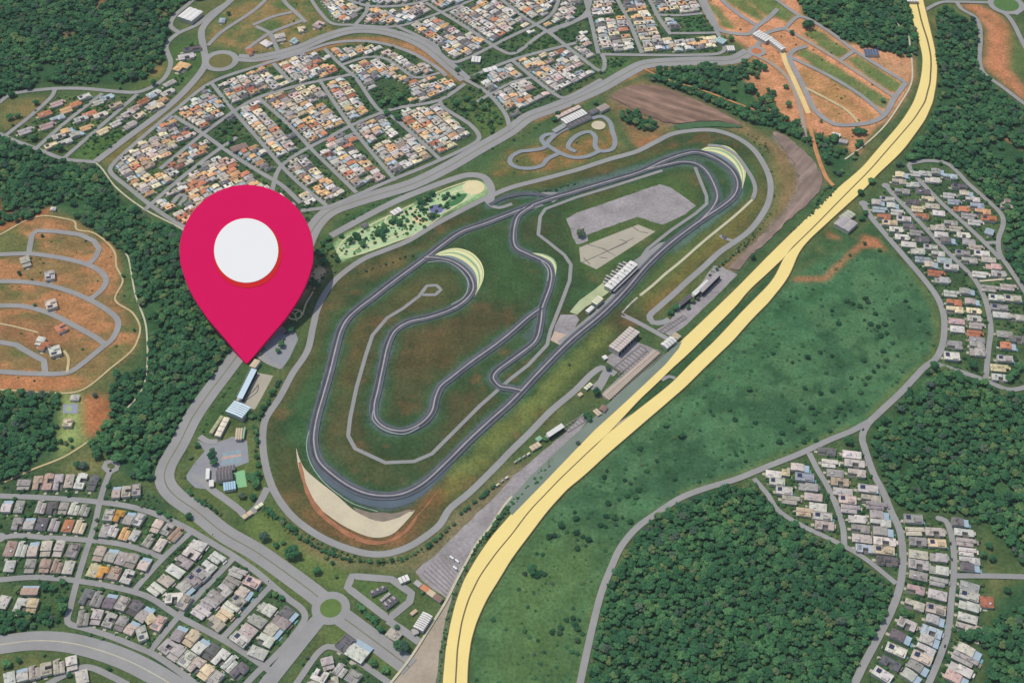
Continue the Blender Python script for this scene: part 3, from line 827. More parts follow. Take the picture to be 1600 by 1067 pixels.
L = 'grey street '
road(9, '-40,185 0,160 15,149 75,140 125,139 212,145 228,141 255,125 267,100 260,72 277,54 307,40 332,20 362,0 380,-20', L + 'along the north edge of the upper left houses')
road(8, '7,214 50,180 82,150 86,140', L + 'first of four parallel at upper left')
road(8, '57,232 105,190 160,147', L + 'second of four parallel at upper left')
road(8, '100,248 155,200 215,148', L + 'third of four parallel at upper left')
road(8, '-30,200 0,210 15,217 62,235 100,249 150,254', L + 'along the south edge of the upper left houses')
road(13, '150,253 200,215 250,178 287,145 315,112 321,100 318,75 315,50 322,37 362,0 385,-25', 'grey avenue climbing to the upper left roundabout', M_road, name='avenue')
ring('roundabout', 345, 96, 18, 28, M_road, 'grey lane round the upper left roundabout', 'roundabout')
disc('roundabout_island', 345, 96, 18.5, mat('island_brown', (112, 108, 62), .1, .16), 'brown grass island of the upper left roundabout', 'roundabout')
dual(PL('372,91 400,92 462,78 512,58 550,48 587,48 625,56 662,72 700,102 727,125'), 11, 2.0, 'the avenue over the upper houses')
road(9, '280,52 267,42 272,27 300,2 315,-20', L + 'looping behind the white shed')
road(8, '325,72 345,52 400,15 425,-10', L + 'straight across the upper left meadows')
road(8, '395,40 430,26 456,20', L + 'bending in the upper left meadows')
road(8, '478,36 464,22 446,5 436,-15', L + 'along the top of the upper left meadows')
road(8, '475,32 420,54 385,78', L + 'short across the upper left meadows')
road(8, '400,42 422,52 435,82', L + 'small crossing in the upper left meadows', smooth=False)
road(6, '270,182 262,190', L + 'tiny stub beside the boulevard')
L = 'grey street in the middle house quarter '
road(8, '470,330 512,324 550,309 600,287 637,272 662,262 747,220 748,212 735,196 690,166 687,157', L + 'along its lower edge')
road(8, '400,405 340,385 285,354 250,332 205,297 172,267 178,256 200,235 250,192 275,172 330,130 400,105 475,82 520,68 580,66 640,82 690,112 697,120', L + 'round its upper left edge')
road(7.2, '330,130 370,180 400,214 440,260 465,285 510,322', L + 'first sloping street')
road(7.2, '405,155 450,195 490,237 520,266 557,302', L + 'second sloping street')
road(8, '427,100 455,130', L + 'short upper stub')
road(7.2, '507,77 530,100 555,122 592,172 615,185 650,215 690,252', L + 'fourth sloping street')
road(7.2, '500,127 525,165 548,198 575,232 607,270 618,283', L + 'third sloping street')
road(8, '272,182 317,210 370,247 410,272 440,290 470,318', L + 'lowest sloping street')
road(8, '317,210 370,172 400,155 457,137 500,127 550,117', L + 'upper cross street')
road(8, '250,265 317,210', L + 'left cross street')
road(8, '225,330 270,290 320,250 370,215', L + 'lower left cross street')
road(8, '345,385 380,350 420,310 440,260 520,212 560,192 612,172 687,157 727,132', L + 'long cross street')
road(7, '535,102 575,90 600,92 625,107 650,122 687,115', L + 'inner arc street')
road(8, '270,318 282,305 290,308 280,322', L + 'tiny looped cul-de-sac')
L = 'grey street in the far house quarter '
road(7.2, '480,-10 500,20 520,38 550,40 620,42 690,20 760,-8', L + 'lower left edge')
road(8, '555,40 572,20 575,5', L + 'short stub')
road(8, '530,-5 575,10 640,8 700,-10', L + 'upper left curve')
road(8, '620,42 680,72 690,88 710,98 730,92 790,62 860,25 875,-5', L + 'winding lower edge')
road(8, '665,5 735,48 780,78 800,85 850,52 912,25 925,-10', L + 'middle cross street')
road(8, '727,125 800,95 900,68', L + 'lower cross street')
road(8, '770,-10 825,32 858,52 900,85 940,112 945,98 940,85', L + 'long sloping street')
road(8, '860,52 920,25', L + 'short link')
road(8, '912,-10 925,40 935,85', L + 'first parallel street')
road(8, '962,-5 985,40 1003,84', L + 'second parallel street')
road(8, '1010,-10 1030,30 1048,55', L + 'third parallel street')
road(8, '940,86 1005,87 1080,87 1125,84 1132,78 1120,50 1105,25 1090,-8', L + 'outer corner')
road(7, '1022,24 1060,25 1098,22', L + 'top cross link')
road(7, '1050,53 1085,53 1118,52', L + 'lower cross link')
road(8, '800,95 830,120 870,150 880,154 940,125', L + 'lower small loop')
road(8, '727,125 760,145 790,180 797,205', L + 'beside the wooded square')
road(7, '745,160 800,130 830,122', L + 'short cross')

L = 'grey road '
road(9.5, '1347,317 1360,339 1385,369 1415,404 1445,439 1465,467 1474,492 1475,520 1472,540 1462,561 1445,574 1407,614 1375,644 1355,664 1347,684 1352,704 1365,741 1380,769 1392,799 1405,827 1410,857 1409,900 1402,930 1390,960 1370,1000 1350,1037 1335,1068 1320,1095', L + 'winding down the whole right side')
road(9, '1356,660 1330,674 1300,686 1250,709 1197,730 1150,749 1100,764 1062,779 1025,803 995,825 970,855 955,887 940,925 930,962 920,1005 907,1065 900,1100', L + 'between the scrub field and the dense forest', M_road)
L = 'grey street in the right house quarter '
road(8, '1384,291 1397,307 1417,327 1445,357 1470,384 1495,409 1520,434 1535,459 1544,487 1548,517 1545,540 1540,592', L + 'with a rounded end')
road(8, '1419,257 1425,269 1450,297 1475,322 1500,344 1535,377 1550,392 1563,406', L + 'central')
road(8, '1419,257 1450,252 1478,256 1495,269 1512,287 1537,309 1565,337 1567,352 1560,374 1562,397 1575,417 1590,439 1610,470', L + 'along the forest edge')
road(7, '1535,380 1560,380', L + 'short link')
road(8, '1462,569 1500,581 1537,594 1575,609 1600,606 1640,590', L + 'along its lower edge')
disc('turning_circle', 1349, 319, 7, M_street, 'grey turning circle at the top of the right quarter', 'turning circle')
disc('turning_circle', 1384, 291, 6.5, M_street, 'grey turning circle with an orange rim in the right quarter', 'turning circle')
road(4, '1530,440 1580,436', 'pale footpath between two rows in the right quarter', M_path)
L = 'grey street in the lower right quarter '
road(8, '1264,708 1277,734 1292,759 1307,792 1317,825 1319,852', L + 'down its middle')
road(7.2, '1178,748 1200,774 1215,797 1250,820 1312,850 1350,872 1400,912', L + 'along the dense forest')
road(8, '1466,810 1477,814 1485,832 1490,862 1490,900 1486,940 1481,987 1467,1030 1450,1070', L + 'with a hooked end', cap=True)
road(8, '1490,900 1540,900 1650,903', L + 'leading off to the right edge', M_serv)
L = 'grey road '
road(10, '1098,-10 1100,0 1112,25 1125,48 1145,53 1170,54 1183,42 1200,30 1215,15', L + 'round the top of the red lots')
road(9, '1120,-10 1127,0 1150,20 1182,41', L + 'sloping into the red lots')
road(8, '1190,-15 1212,0 1250,27', L + 'across the top of the red lots')
road(8, '1225,47 1250,27 1295,50 1335,80 1415,130', L + 'along the upper edge of the green lots')
road(8, '1225,45 1247,57 1312,96 1397,152', L + 'between the two green lots', mat('lot_road', (164, 150, 134), .05, .1))
road(8, '1335,80 1312,96', L + 'short link between the green lots')
road(10, '1415,130 1397,155 1380,182 1360,192 1330,196 1305,195 1275,175 1257,140 1237,100 1233,90 1240,80 1260,73', L + 'looping round the red lots')
road(8, '1235,90 1300,122 1345,150 1380,180', L + 'between red and green lots')
road(6, '1258,138 1295,157 1325,175 1340,192', L + 'dirt lane across the lowest red lot', M_dirt)
road(10, '1170,82 1182,74 1190,62 1200,52 1225,45', L + 'from the boulevard to the white hall')
road(8, '1182,88 1205,100 1230,122 1250,170 1258,215', L + 'down past the orange soil', mat('lot_road2', (166, 150, 132), .05, .1))
ring('roundabout', 1182, 81, 8, 14, M_road, 'small grey roundabout beside the red soil', 'roundabout')
disc('roundabout_island', 1182, 81, 8.2, mat('island_red', (190, 120, 80), .1, .12), 'small orange soil island of the upper roundabout', 'roundabout')
road(9, '1222,80 1228,100 1240,125 1252,152 1263,178', 'short yellow side road running down from the white hall', mat('side_yellow', (228, 200, 136), .04, .1))
road(7, '1262,178 1266,200 1275,237 1285,265 1292,280 1302,291', 'tan dirt road down to the highway', M_dirt2)
road(4, '1005,108 1025,118 1050,128 1100,143 1150,162 1200,180', 'thin tan track through the upper scrub', M_dirt2)
road(8, '1440,20 1470,5 1495,4 1545,5 1556,4', L + 'joining the highway to the top right roundabout')
road(8, '1494,3 1502,15 1522,27 1530,40 1532,60 1531,100 1537,115 1570,140 1600,163 1660,210', L + 'round the orange hillside')
road(9, '1553,12 1575,27 1600,72 1620,110', L + 'from the top right roundabout')
road(8, '1586,24 1600,14 1620,0', L + 'at the top right corner')
ring('roundabout', 1572, 8, 19, 28, M_road, 'grey lane round the top right roundabout', 'roundabout')
disc('roundabout_island', 1572, 8, 19.5, mat('island_green', (84, 118, 62), .1, .16), 'green island of the top right roundabout', 'roundabout')
road(3, '1424,85 1424,130 1405,165 1380,200 1345,232 1320,250', 'pale fence path beside the highway forest', M_path, name='fence_path')
road(3, '1396,30 1405,42 1418,55 1422,75', 'pale path through the upper forest', M_path, name='fence_path')
road(6, '1034,595 1045,589 1055,592', 'grey crossing lane between the two yellow carriageways', M_serv)
road(3.5, '1050,605 1010,634 960,668 930,694', 'thin grey kerb along the lower yellow carriageway', M_path, name='kerb')

road(7, '1106,228 1126,230 1148,242 1164,262 1177,284 1180,298 1176,312', 'grey lane hugging the outside of the far upper run-off', M_serv, name='service_road')
def streaks(name, a_px, b_px, rgb, amt=1.0):
    d0 = G(*b_px) - G(*a_px)
    ang = math.atan2(d0.y, d0.x)
    m, nt, b = new_mat(name)
    g = N(nt, 'ShaderNodeNewGeometry')
    cx = N(nt, 'ShaderNodeCombineXYZ')
    for k, (vx, vy, sc_) in enumerate(((math.cos(ang), math.sin(ang), .010), (-math.sin(ang), math.cos(ang), .10))):
        d = N(nt, 'ShaderNodeVectorMath', operation='DOT_PRODUCT')
        nt.links.new(g.outputs['Position'], d.inputs[0])
        d.inputs[1].default_value = (vx * sc_, vy * sc_, 0)
        nt.links.new(d.outputs['Value'], cx.inputs[k])
    n = N(nt, 'ShaderNodeTexNoise')
    n.inputs['Scale'].default_value = 1.0
    n.inputs['Detail'].default_value = 6
    nt.links.new(cx.outputs[0], n.inputs['Vector'])
    a = ramp(nt, n.outputs[0], [(.32, lin4(rgb, 1 - .3 * amt)), (.52, lin4(rgb)), (.70, lin4(rgb, 1 + .42 * amt))])
    f = ramp(nt, pos_noise(nt, .05, 4), [(.3, (.82, .8, .8, 1)), (.7, (1.15, 1.12, 1.1, 1))])
    nt.links.new(mixc(nt, 1.0, a, f, 'MULTIPLY'), b.inputs['Base Color'])
    b.inputs['Roughness'].default_value = 1
    return m
sheet('tilled_field', PL('956,152 968,143 980,138 1005,134 1032,137 1060,146 1107,167 1140,184 1160,197 1122,190 1085,191 1050,194 1025,187 1000,176 975,164'), streaks('tilled_soil', (985, 150), (1100, 188), (140, 114, 97), 1.2),
      'mauve grey tilled field with pale streaks above the circuit', 'tilled field', wob=3, smooth=True)
sheet('green_bank', PL('1054,198 1070,194 1100,191 1130,192 1162,199 1140,200 1110,199 1080,202 1060,203'), mat('bank_green', (74, 106, 70), .06, .14), 'thin deep green bank under the tilled field', 'grass bank', wob=2, smooth=True)
sheet('bare_strip', PL('1208,208 1226,214 1250,232 1278,262 1284,285 1274,308 1240,338 1200,376 1165,408 1150,424 1142,420 1160,398 1192,368 1222,338 1244,304 1247,270 1232,244'), streaks('bare_soil', (1262, 290), (1160, 410), (140, 122, 110), .8),
      'brown grey bare strip curving round the far end of the circuit', 'bare strip', wob=5, smooth=True)

# kart track
KT = [('800,245 812,238 830,236 850,232 857,222 866,213 880,204 900,195 925,186 940,183 952,191 957,207 961,225 955,235 937,237 930,230 930,215 922,207 907,210 891,222 888,232 900,238', 'upper loop'),
      ('852,228 846,218 852,212 868,210', 'small left kink'), ('855,228 875,240 895,247 915,246 937,237', 'lower run'),
      ('875,240 855,250 848,259 830,264 810,263 798,257 797,250 800,245', 'left loop')]
for s, l in KT:
    road(8.5, s, 'grey kart track ' + l, mat('kart_asphalt', (142, 146, 148), .05, .08), name='kart_track', cat='kart track')
disc('sand_pit', 935, 197, 11, M_gravel, 'round beige sand pit inside the kart track', 'sand pit')

# racing circuit: asphalt and the pale racing line
def track(line, label, closed=False, w=12.5):
    p = [G(*q) for q in line]
    ribbon('race_track', p, w, M_track, closed=closed, label='dark asphalt race track, ' + label, cat='race track')
    return p
tr = [track(TRACK, 'long outer lap', True, 13.6), track(TRACK_B, 'inner hairpin loop'), track(TRACK_C, 'winding middle link'), track(TRACK_D, 'short inner bend at the far end', w=9.5),
      track(TRACK_F, 'faint escape bend beside the upper straight', w=7)]
for p, c, l in zip(tr[:4], (True, False, False, False), ('long outer lap', 'inner hairpin loop', 'winding middle link', 'short far inner bend')):
    ribbon('track_line', p, 1.9, M_line, closed=c, off=0.6, label='pale line along the ' + l + ' of the track', cat='track line', jitter=.35)
for p, c, l in zip(tr[:3], (True, False, False), ('long outer lap', 'inner hairpin loop', 'winding middle link')):
    hw_ = 6.5 if c else 6.0
    ribbon('rubber_line', p, 2.6, M_rubber, closed=c, off=-2.6, label='dark rubbered line along the ' + l, cat='racing line', jitter=.9)
    for sg, wd in ((1, 'left'), (-1, 'right')):
        ribbon('edge_line', p, .8, M_edgel, closed=c, off=sg * (hw_ - .5), label=f'thin pale {wd} edge line of the ' + l, cat='edge line', jitter=.6)
for s, l in (('668,411 690,409 705,413 720,424 731,440 731,452 724,466 705,477', 'hairpin'), ('846,409 855,420 857,430 855,440', 'small bend'),
             ('584,640 582,655 600,672 632,679 655,668', 'inner low bend')):
    ribbon('track_edge', GP(s), 1.8, mat('edge_grey', (150, 156, 150), .1, .1), label='pale edge line inside the ' + l, cat='track edge')

# highway: soil margin, two yellow carriageways with a dark seam between
def band(name, left, right, material, label, cat, grow=0.0):
    a, b = resample([G(*p) for p in left], 8.0), resample([G(*p) for p in right], 8.0)
    if grow:
        a, b = offset_line(a, -grow), offset_line(b, grow)
    z = next_z(.02)
    K = max(len(a), len(b))
    v, f = [], []
    for i in range(K + 1):
        t = i / K
        for l in (a, b):
            q = t * (len(l) - 1)
            j = min(int(q), len(l) - 2)
            p = l[j].lerp(l[j + 1], q - j)
            v.append((p.x, p.y, z))
    for i in range(K):
        f.append((2 * i, 2 * i + 1, 2 * i + 3, 2 * i + 2))
    return tag(mesh_obj(name, v, f, material), label, cat, kind='structure')

def cut(line, y0, y1):
    out = []
    for i in range(len(line) - 1):
        (xa, ya), (xb, yb) = line[i], line[i + 1]
        for y in (y0, y1):
            if ya < y < yb and i >= 0:
                t = (y - ya) / (yb - ya)
                out.append((xa + (xb - xa) * t, y))
        if y0 <= yb <= y1 and (not out or yb > out[-1][1]):
            out.append((xb, yb))
    if y0 <= line[0][1]:
        out.insert(0, line[0])
    return sorted(set(out), key=lambda p: p[1])

M_edge = mat('road_margin', (118, 102, 70), .1, .2)
def steps(line, ys_):
    ar = np.array(line)
    return [(float(np.interp(y, ar[:, 1], ar[:, 0])), y) for y in ys_]
SEG = ((-25, 402), (402, 680), (680, 1130))
def rows(y0, y1):
    n = max(4, int((y1 - y0) / 14))
    return [y0 + (y1 - y0) * i / n for i in range(n + 1)]
Wl_all, Wr_all = HW_WL, HW_M[:-1] + HW_WR + HW_M2[1:]
El_all, Er_all = HW_M[:-1] + HW_EL + HW_M2[1:], HW_ER
ysr = rows(-25, 402)[:-1] + rows(402, 680)[:-1] + rows(680, 1130)
def shift(l, d):
    return [(x + d(y), y) for x, y in l]
gap = lambda y: 1.3 if (y < 400 or y > 690) else 0.0
band('highway_margin', shift(steps(Wl_all, ysr), lambda y: -1.3), shift(steps(Wr_all, ysr), lambda y: 1.2), M_edge, 'dark soil margin under the left yellow carriageway', 'margin')
band('highway_margin', shift(steps(El_all, ysr), lambda y: -1.2), shift(steps(Er_all, ysr), lambda y: 1.6), M_edge, 'dark soil margin under the right yellow carriageway', 'margin')
band('highway', steps(Wl_all, ysr), shift(steps(Wr_all, ysr), lambda y: -gap(y)), M_yellow, 'left pale yellow carriageway of the highway', 'highway')
band('highway', shift(steps(El_all, ysr), gap), steps(Er_all, ysr), M_yellow, 'right pale yellow carriageway of the highway', 'highway')
sheet('side_road', PL('800,806 847,758 895,708 930,672 960,645 1000,608 1040,570 1060,546 1066,534 1050,545 1020,572 985,600 950,632 920,660 880,696 830,744 790,788'), mat('side_grey', (122, 134, 120), .03, .1),
      'dull grey green side lane along the upper yellow carriageway', 'side lane')
ribbon('dirt_path', GP('800,776 788,790 765,825 745,850 728,880 712,910 698,938 672,980 640,1030 610,1068'), 3.2, M_path, label='pale path along the hedge beside the highway', cat='path')

# parking bay lines
M_bay = mat('bay_line', (142, 133, 129), .2, .1)
def bays(a, b, wpx, n, label):
    (ax, ay), (bx, by) = a, b
    z = next_z()
    A, B = G(ax, ay), G(bx, by)
    d = (B - A).normalized()
    nrm = Vector((-d.y, d.x, 0)) * wpx * mpp(ax, ay)
    mb = MB()
    for i in range(n + 1):
        p = A.lerp(B, i / n)
        q = p + nrm
        e = d * .45
        mb.add([(p - e).xyz[:2] + (z,), (p + e).xyz[:2] + (z,), (q + e).xyz[:2] + (z,), (q - e).xyz[:2] + (z,)], [(0, 1, 2, 3)])
    e = nrm.normalized() * .5
    for q in (Vector((0, 0, 0)), nrm):
        mb.add([tuple(A + q - e)[:2] + (z + .004,), tuple(A + q + e)[:2] + (z + .004,), tuple(B + q + e)[:2] + (z + .004,), tuple(B + q - e)[:2] + (z + .004,)], [(0, 1, 2, 3)])
    o = mb.build('bay_lines', M_bay)
    tag(o, label, 'bay lines', kind='structure')
sheet('parking_bays', PL('1020,547 1032,552 988,592 952,626 940,618 975,588'), mat('bay_tan', (188, 170, 150), .05, .1), 'tan parking bays along the highway side', 'parking lot')
bays((948, 618), (1028, 548), -13, 30, 'dark lines of the tan parking bays beside the highway')
bays((958, 575), (1000, 540), -16, 9, 'dark lines of the parking bays below the grey hall')
bays((972, 590), (1015, 552), 8, 10, 'dark lines of the second row of bays below the hall')
bays((1030, 517), (1067, 493), -8, 9, 'dark lines of the bays below the long grandstand')
for k in range(9):
    a, e = (657 + k * 4.9, 895 - k * 4.3), (697 + k * 2.4, 929 - k * 5.2)
    ribbon('bay_line', [G(*a), G(*e)], 0.9, M_bay, label='dark line across the striped truck yard', cat='bay line')
bays((880, 668), (912, 648), -12, 6, 'dark lines of the bays at the narrow end of the long lot')

# ------------------------------------------------------------------ houses
# where roads run: nothing grows there
ROADG = []
for o in COL.objects:
    if o.get('kind') == 'structure' and o.type == 'MESH' and o.name.split('.')[0] in (
            'road', 'avenue', 'race_track', 'perimeter_road', 'service_road', 'highway', 'kart_track', 'roundabout', 'turning_circle', 'dirt_track', 'fence_path'):
        n = len(o.data.vertices)
        a = np.empty(n * 3)
        o.data.vertices.foreach_get('co', a)
        a = a.reshape(-1, 3)[:, :2]
        if n % 2 == 0:
            mid = (a[0::2] + a[1::2]) / 2
            hw = np.linalg.norm(a[0::2] - a[1::2], axis=1) / 2
            ROADG.append(np.column_stack([mid, hw])[hw < 20])
ROADG = np.concatenate(ROADG)
def off_road(X, Y, pad=1.5):
    ok = np.ones(len(X), bool)
    for i in range(0, len(X), 400):
        dx = X[i:i + 400, None] - ROADG[None, :, 0]
        dy = Y[i:i + 400, None] - ROADG[None, :, 1]
        ok[i:i + 400] = (np.sqrt(dx * dx + dy * dy) > ROADG[None, :, 2] + pad).all(1)
    return ok

def roof_material(name, from_object):
    m, nt, b = new_mat(name)
    if from_object:
        oi = N(nt, 'ShaderNodeObjectInfo')
        col, rnd = oi.outputs['Color'], oi.outputs['Random']
    else:
        at = N(nt, 'ShaderNodeAttribute', attribute_name='tint')
        col = at.outputs[0]
    f1 = ramp(nt, pos_noise(nt, .16, 4, .65), [(.3, (.86, .86, .86, 1)), (.64, (1.12, 1.12, 1.12, 1))])
    stain = ramp(nt, pos_noise(nt, .17, 3, .75), [(.36, (.42, .42, .43, 1)), (.45, (1, 1, 1, 1))])
    fine = ramp(nt, pos_noise(nt, .8, 3, .7), [(.3, (.82, .82, .82, 1)), (.7, (1.1, 1.1, 1.1, 1))])
    c = mixc(nt, 1.0, col, f1, 'MULTIPLY')
    c = mixc(nt, 1.0, c, stain, 'MULTIPLY')
    nt.links.new(mixc(nt, 1.0, c, fine, 'MULTIPLY'), b.inputs['Base Color'])
    b.inputs['Roughness'].default_value = 0.8
    return m
M_roof = roof_material('roof_tiles', True)
M_wall = mat('house_wall', (206, 198, 182), .2, .12)
M_deck = mat('roof_deck', (110, 108, 106), .2, .25)
M_metal = mat('blue_metal', (166, 184, 194), .1, .12, .6)
M_panel = mat('solar_panel', (52, 60, 84), .1, .1, .3)
M_slab = mat('driveway_slab', (184, 176, 160), .2, .12)
M_pool = mat('pool_water', (120, 170, 178), .2, .08, .3)
M_tank = mat('water_tank', (198, 200, 204), .2, .1)

def hip(mb, x0, x1, y0, y1, z0, z1, k=.3, along='y'):
    cx, cy = (x0 + x1) / 2, (y0 + y1) / 2
    if along == 'y':
        r = (y1 - y0) * k
        v = [(x0, y0, z0), (x1, y0, z0), (x1, y1, z0), (x0, y1, z0), (cx, y0 + r, z1), (cx, y1 - r, z1)]
        f = [(0, 1, 4), (1, 2, 5, 4), (2, 3, 5), (3, 0, 4, 5), (3, 2, 1, 0)]
    else:
        r = (x1 - x0) * k
        v = [(x0, y0, z0), (x1, y0, z0), (x1, y1, z0), (x0, y1, z0), (x0 + r, cy, z1), (x1 - r, cy, z1)]
        f = [(0, 1, 5, 4), (1, 2, 5), (2, 3, 4, 5), (3, 0, 4), (3, 2, 1, 0)]
    mb.add(v, f)

def mono(mb, x0, x1, y0, y1, za, zb, t=.35):
    """a sheet sloping from za at y0 to zb at y1"""
    v = [(x0, y0, za), (x1, y0, za), (x1, y1, zb), (x0, y1, zb), (x0, y0, za + t), (x1, y0, za + t), (x1, y1, zb + t), (x0, y1, zb + t)]
    mb.add(v, [(3, 2, 1, 0), (4, 5, 6, 7), (0, 1, 5, 4), (1, 2, 6, 5), (2, 3, 7, 6), (3, 0, 4, 7)])

def house_template(t):
    w, r = MB(), MB()
    ex = []
    if t == 0:          # hip roof with a water tank
        w.box(-.46, .46, -.47, .47, 0, 4.2)
        hip(r, -.5, .5, -.5, .5, 4.2, 6.3, .28)
        k = MB(); k.tube((.2, -.2, 4.6), (.2, -.2, 6.6), .09, .09, 8)
        ex.append(('water_tank', k, 'tank'))
    elif t == 1:        # tall hip at the back, low flat porch in front
        w.box(-.46, .46, -.12, .47, 0, 5.6); w.box(-.42, .42, -.46, -.123, 0, 3.2)
        hip(r, -.5, .5, -.16, .5, 5.6, 7.4, .3)
        k = MB(); k.box(-.46, .46, -.5, -.165, 3.2, 3.6)
        ex.append(('porch_roof', k, 'roof'))
    elif t == 2:        # flat roof with parapet and sunken deck
        w.box(-.48, .48, -.48, .48, 0, 5.0)
        r.box(-.5, .5, -.5, -.46, 5.002, 6.0); r.box(-.5, .5, .46, .5, 5.002, 6.0)
        r.box(-.5, -.44, -.459, .459, 5.002, 6.0); r.box(.44, .5, -.459, .459, 5.002, 6.0)
        r.box(-.438, .438, -.458, .458, 5.003, 5.35)
        k = MB(); k.box(-.05, .42, .02, .38, 5.36, 7.6)
        ex.append(('upper_storey', k, 'roof'))
        k = MB(); mono(k, -.36, .1, -.38, -.14, 5.5, 6.1, .15)
        ex.append(('solar_panel', k, 'panel'))
    elif t == 3:        # two ridges with a gap between them
        w.box(-.47, -.03, -.46, .46, 0, 4.6); w.box(.05, .46, -.46, .3, 0, 4.0); w.box(-.029, .049, -.2, .1, 0, 3.4)
        hip(r, -.5, 0.0, -.5, .5, 4.6, 6.4, .1)
        hip(r, .03, .5, -.5, .34, 4.0, 5.6, .12)
        k = MB(); k.box(-.028, .048, -.21, .11, 3.41, 3.75)
        ex.append(('entry_roof', k, 'deck'))
    elif t == 4:        # L plan with crossing ridges
        w.box(-.46, .46, .02, .46, 0, 4.8); w.box(-.46, .06, -.46, .018, 0, 4.4)
        hip(r, -.5, .5, -.02, .5, 4.8, 6.8, .2, 'x')
        hip(r, -.5, .1, -.5, .12, 4.4, 6.0, .2)
        k = MB(); k.box(.12, .48, -.44, -.06, .3, .55)
        ex.append(('terrace', k, 'deck'))
    elif t == 5:        # big tiled slope and a light metal side roof
        w.box(-.46, .46, -.46, .18, 0, 5.0); w.box(-.44, .44, .2, .46, 0, 3.0)
        mono(r, -.5, .5, -.5, -.15, 5.3, 6.6); mono(r, -.5, .5, -.145, .2, 6.5, 5.1)
        k = MB(); mono(k, -.48, .48, .215, .5, 3.7, 3.1, .25)
        ex.append(('side_roof', k, 'metal'))
    elif t == 6:        # low slab with a dark open court and raised block
        w.box(-.47, .47, -.47, -.12, 0, 4.6); w.box(-.47, -.1, -.118, .47, 0, 4.6); w.box(-.098, .47, .22, .47, 0, 4.6)
        r.box(-.5, .5, -.5, -.1, 4.6, 5.2); r.box(-.5, -.08, -.098, .5, 4.6, 5.2); r.box(-.078, .5, .2, .5, 4.6, 5.2)
        k = MB(); k.box(-.09, .46, -.11, .21, 0.02, .6)
        ex.append(('courtyard', k, 'deck'))
        k = MB(); hip(k, -.4, .3, -.42, -.16, 5.22, 6.6, .2, 'x')
        ex.append(('raised_roof', k, 'roof'))
    k = MB(); k.box(-.3 + .1 * (t % 3), .02 + .1 * (t % 3), -.68, -.5, .02, .14)
    ex.append(('driveway', k, 'slab'))
    if t in (1, 3, 6):
        k = MB(); k.box(-.4, .1, .53, .62, 0, 2.7); ex.append(('back_shed', k, 'roof'))
    if t in (2, 5):
        k = MB(); k.box(-.1, .34, .52, .64, .02, .3); ex.append(('pool', k, 'pool'))
    return [('walls', w, 'wall'), ('roof', r, 'roof')] + ex
NT = 7
TPL = [house_template(t) for t in range(NT)]
KEYM = {'wall': M_wall, 'roof': M_roof, 'deck': M_deck, 'metal': M_metal, 'panel': M_panel, 'tank': M_tank, 'slab': M_slab, 'pool': M_pool}
PROTO = {}
def proto_mesh(t):
    if t not in PROTO:
        out = []
        for nm, mb, key in TPL[t]:
            me = bpy.data.meshes.new('house_' + nm)
            me.from_pydata(mb.v, [], mb.f)
            me.materials.append(KEYM[key])
            out.append((nm, me))
        PROTO[t] = out
    return PROTO[t]

PAL = {'w': ('white', (224, 217, 204)), 'g': ('grey', (186, 178, 169)), 'b': ('beige', (214, 200, 182)), 'k': ('charcoal', (124, 119, 118)),
       'n': ('tan', (196, 168, 146)), 'c': ('cream', (236, 216, 176)), 'o': ('orange', (226, 164, 84)), 't': ('terracotta', (208, 136, 100)),
       'p': ('pinkish', (222, 188, 176)), 'u': ('bluish', (186, 196, 200)), 'r': ('russet', (158, 110, 90)), 'y': ('peach', (234, 186, 134))}
ORD = ['first', 'second', 'third', 'fourth', 'fifth', 'sixth', 'seventh', 'eighth', 'ninth', 'tenth', 'eleventh', 'twelfth', 'thirteenth', 'fourteenth', 'fifteenth', 'sixteenth', 'seventeenth', 'eighteenth', 'nineteenth', 'twentieth']
HOUSES = []
def one_house(x, y, ux, uy, w, d, code, label, group, t=None, hz=1.0):
    """x, y ground centre; (ux, uy) the street direction"""
    HOUSES.append(dict(x=x, y=y, rz=math.atan2(uy, ux), w=w, d=d, c=code, label=label, group=group, t=random.randrange(NT) if t is None else t, hz=hz))

def row(place, s, codes, w, d, end='left', group=None, axis=None):
    """houses one by one along a street, traced at roof height; codes name their roofs"""
    p = [G(x, y, 4.0) for x, y in PL(s)]
    n = len(p)
    px = PL(s)
    for i in range(n):
        a, b = p[max(0, i - 1)], p[min(n - 1, i + 1)]
        if axis:
            q0, q1 = G(*px[i]), G(px[i][0] + axis[0], px[i][1] + axis[1])
            dv = (q1 - q0).normalized()
            ux, uy = dv.y, -dv.x
        else:
            dv = (b - a).normalized() if n > 1 else Vector((1, 0, 0))
            ux, uy = dv.x, dv.y
        code = codes[i % len(codes)]
        nm = PAL[code][0]
        one_house(p[i].x, p[i].y, ux, uy, w * random.uniform(.92, 1.06), d * random.uniform(.9, 1.08), code,
                  f'{nm} roofed house {ORD[i]} from {end} {place}', group)

def lot(label, x, y, w, d, code, dirpx=(1, 0), t=None, hz=1.0, group=None):
    p = G(x, y, 4.0)
    q = G(x + dirpx[0], y + dirpx[1], 4.0)
    u = (q - p).normalized()
    one_house(p.x, p.y, u.x, u.y, w, d, code, label, group, t, hz)

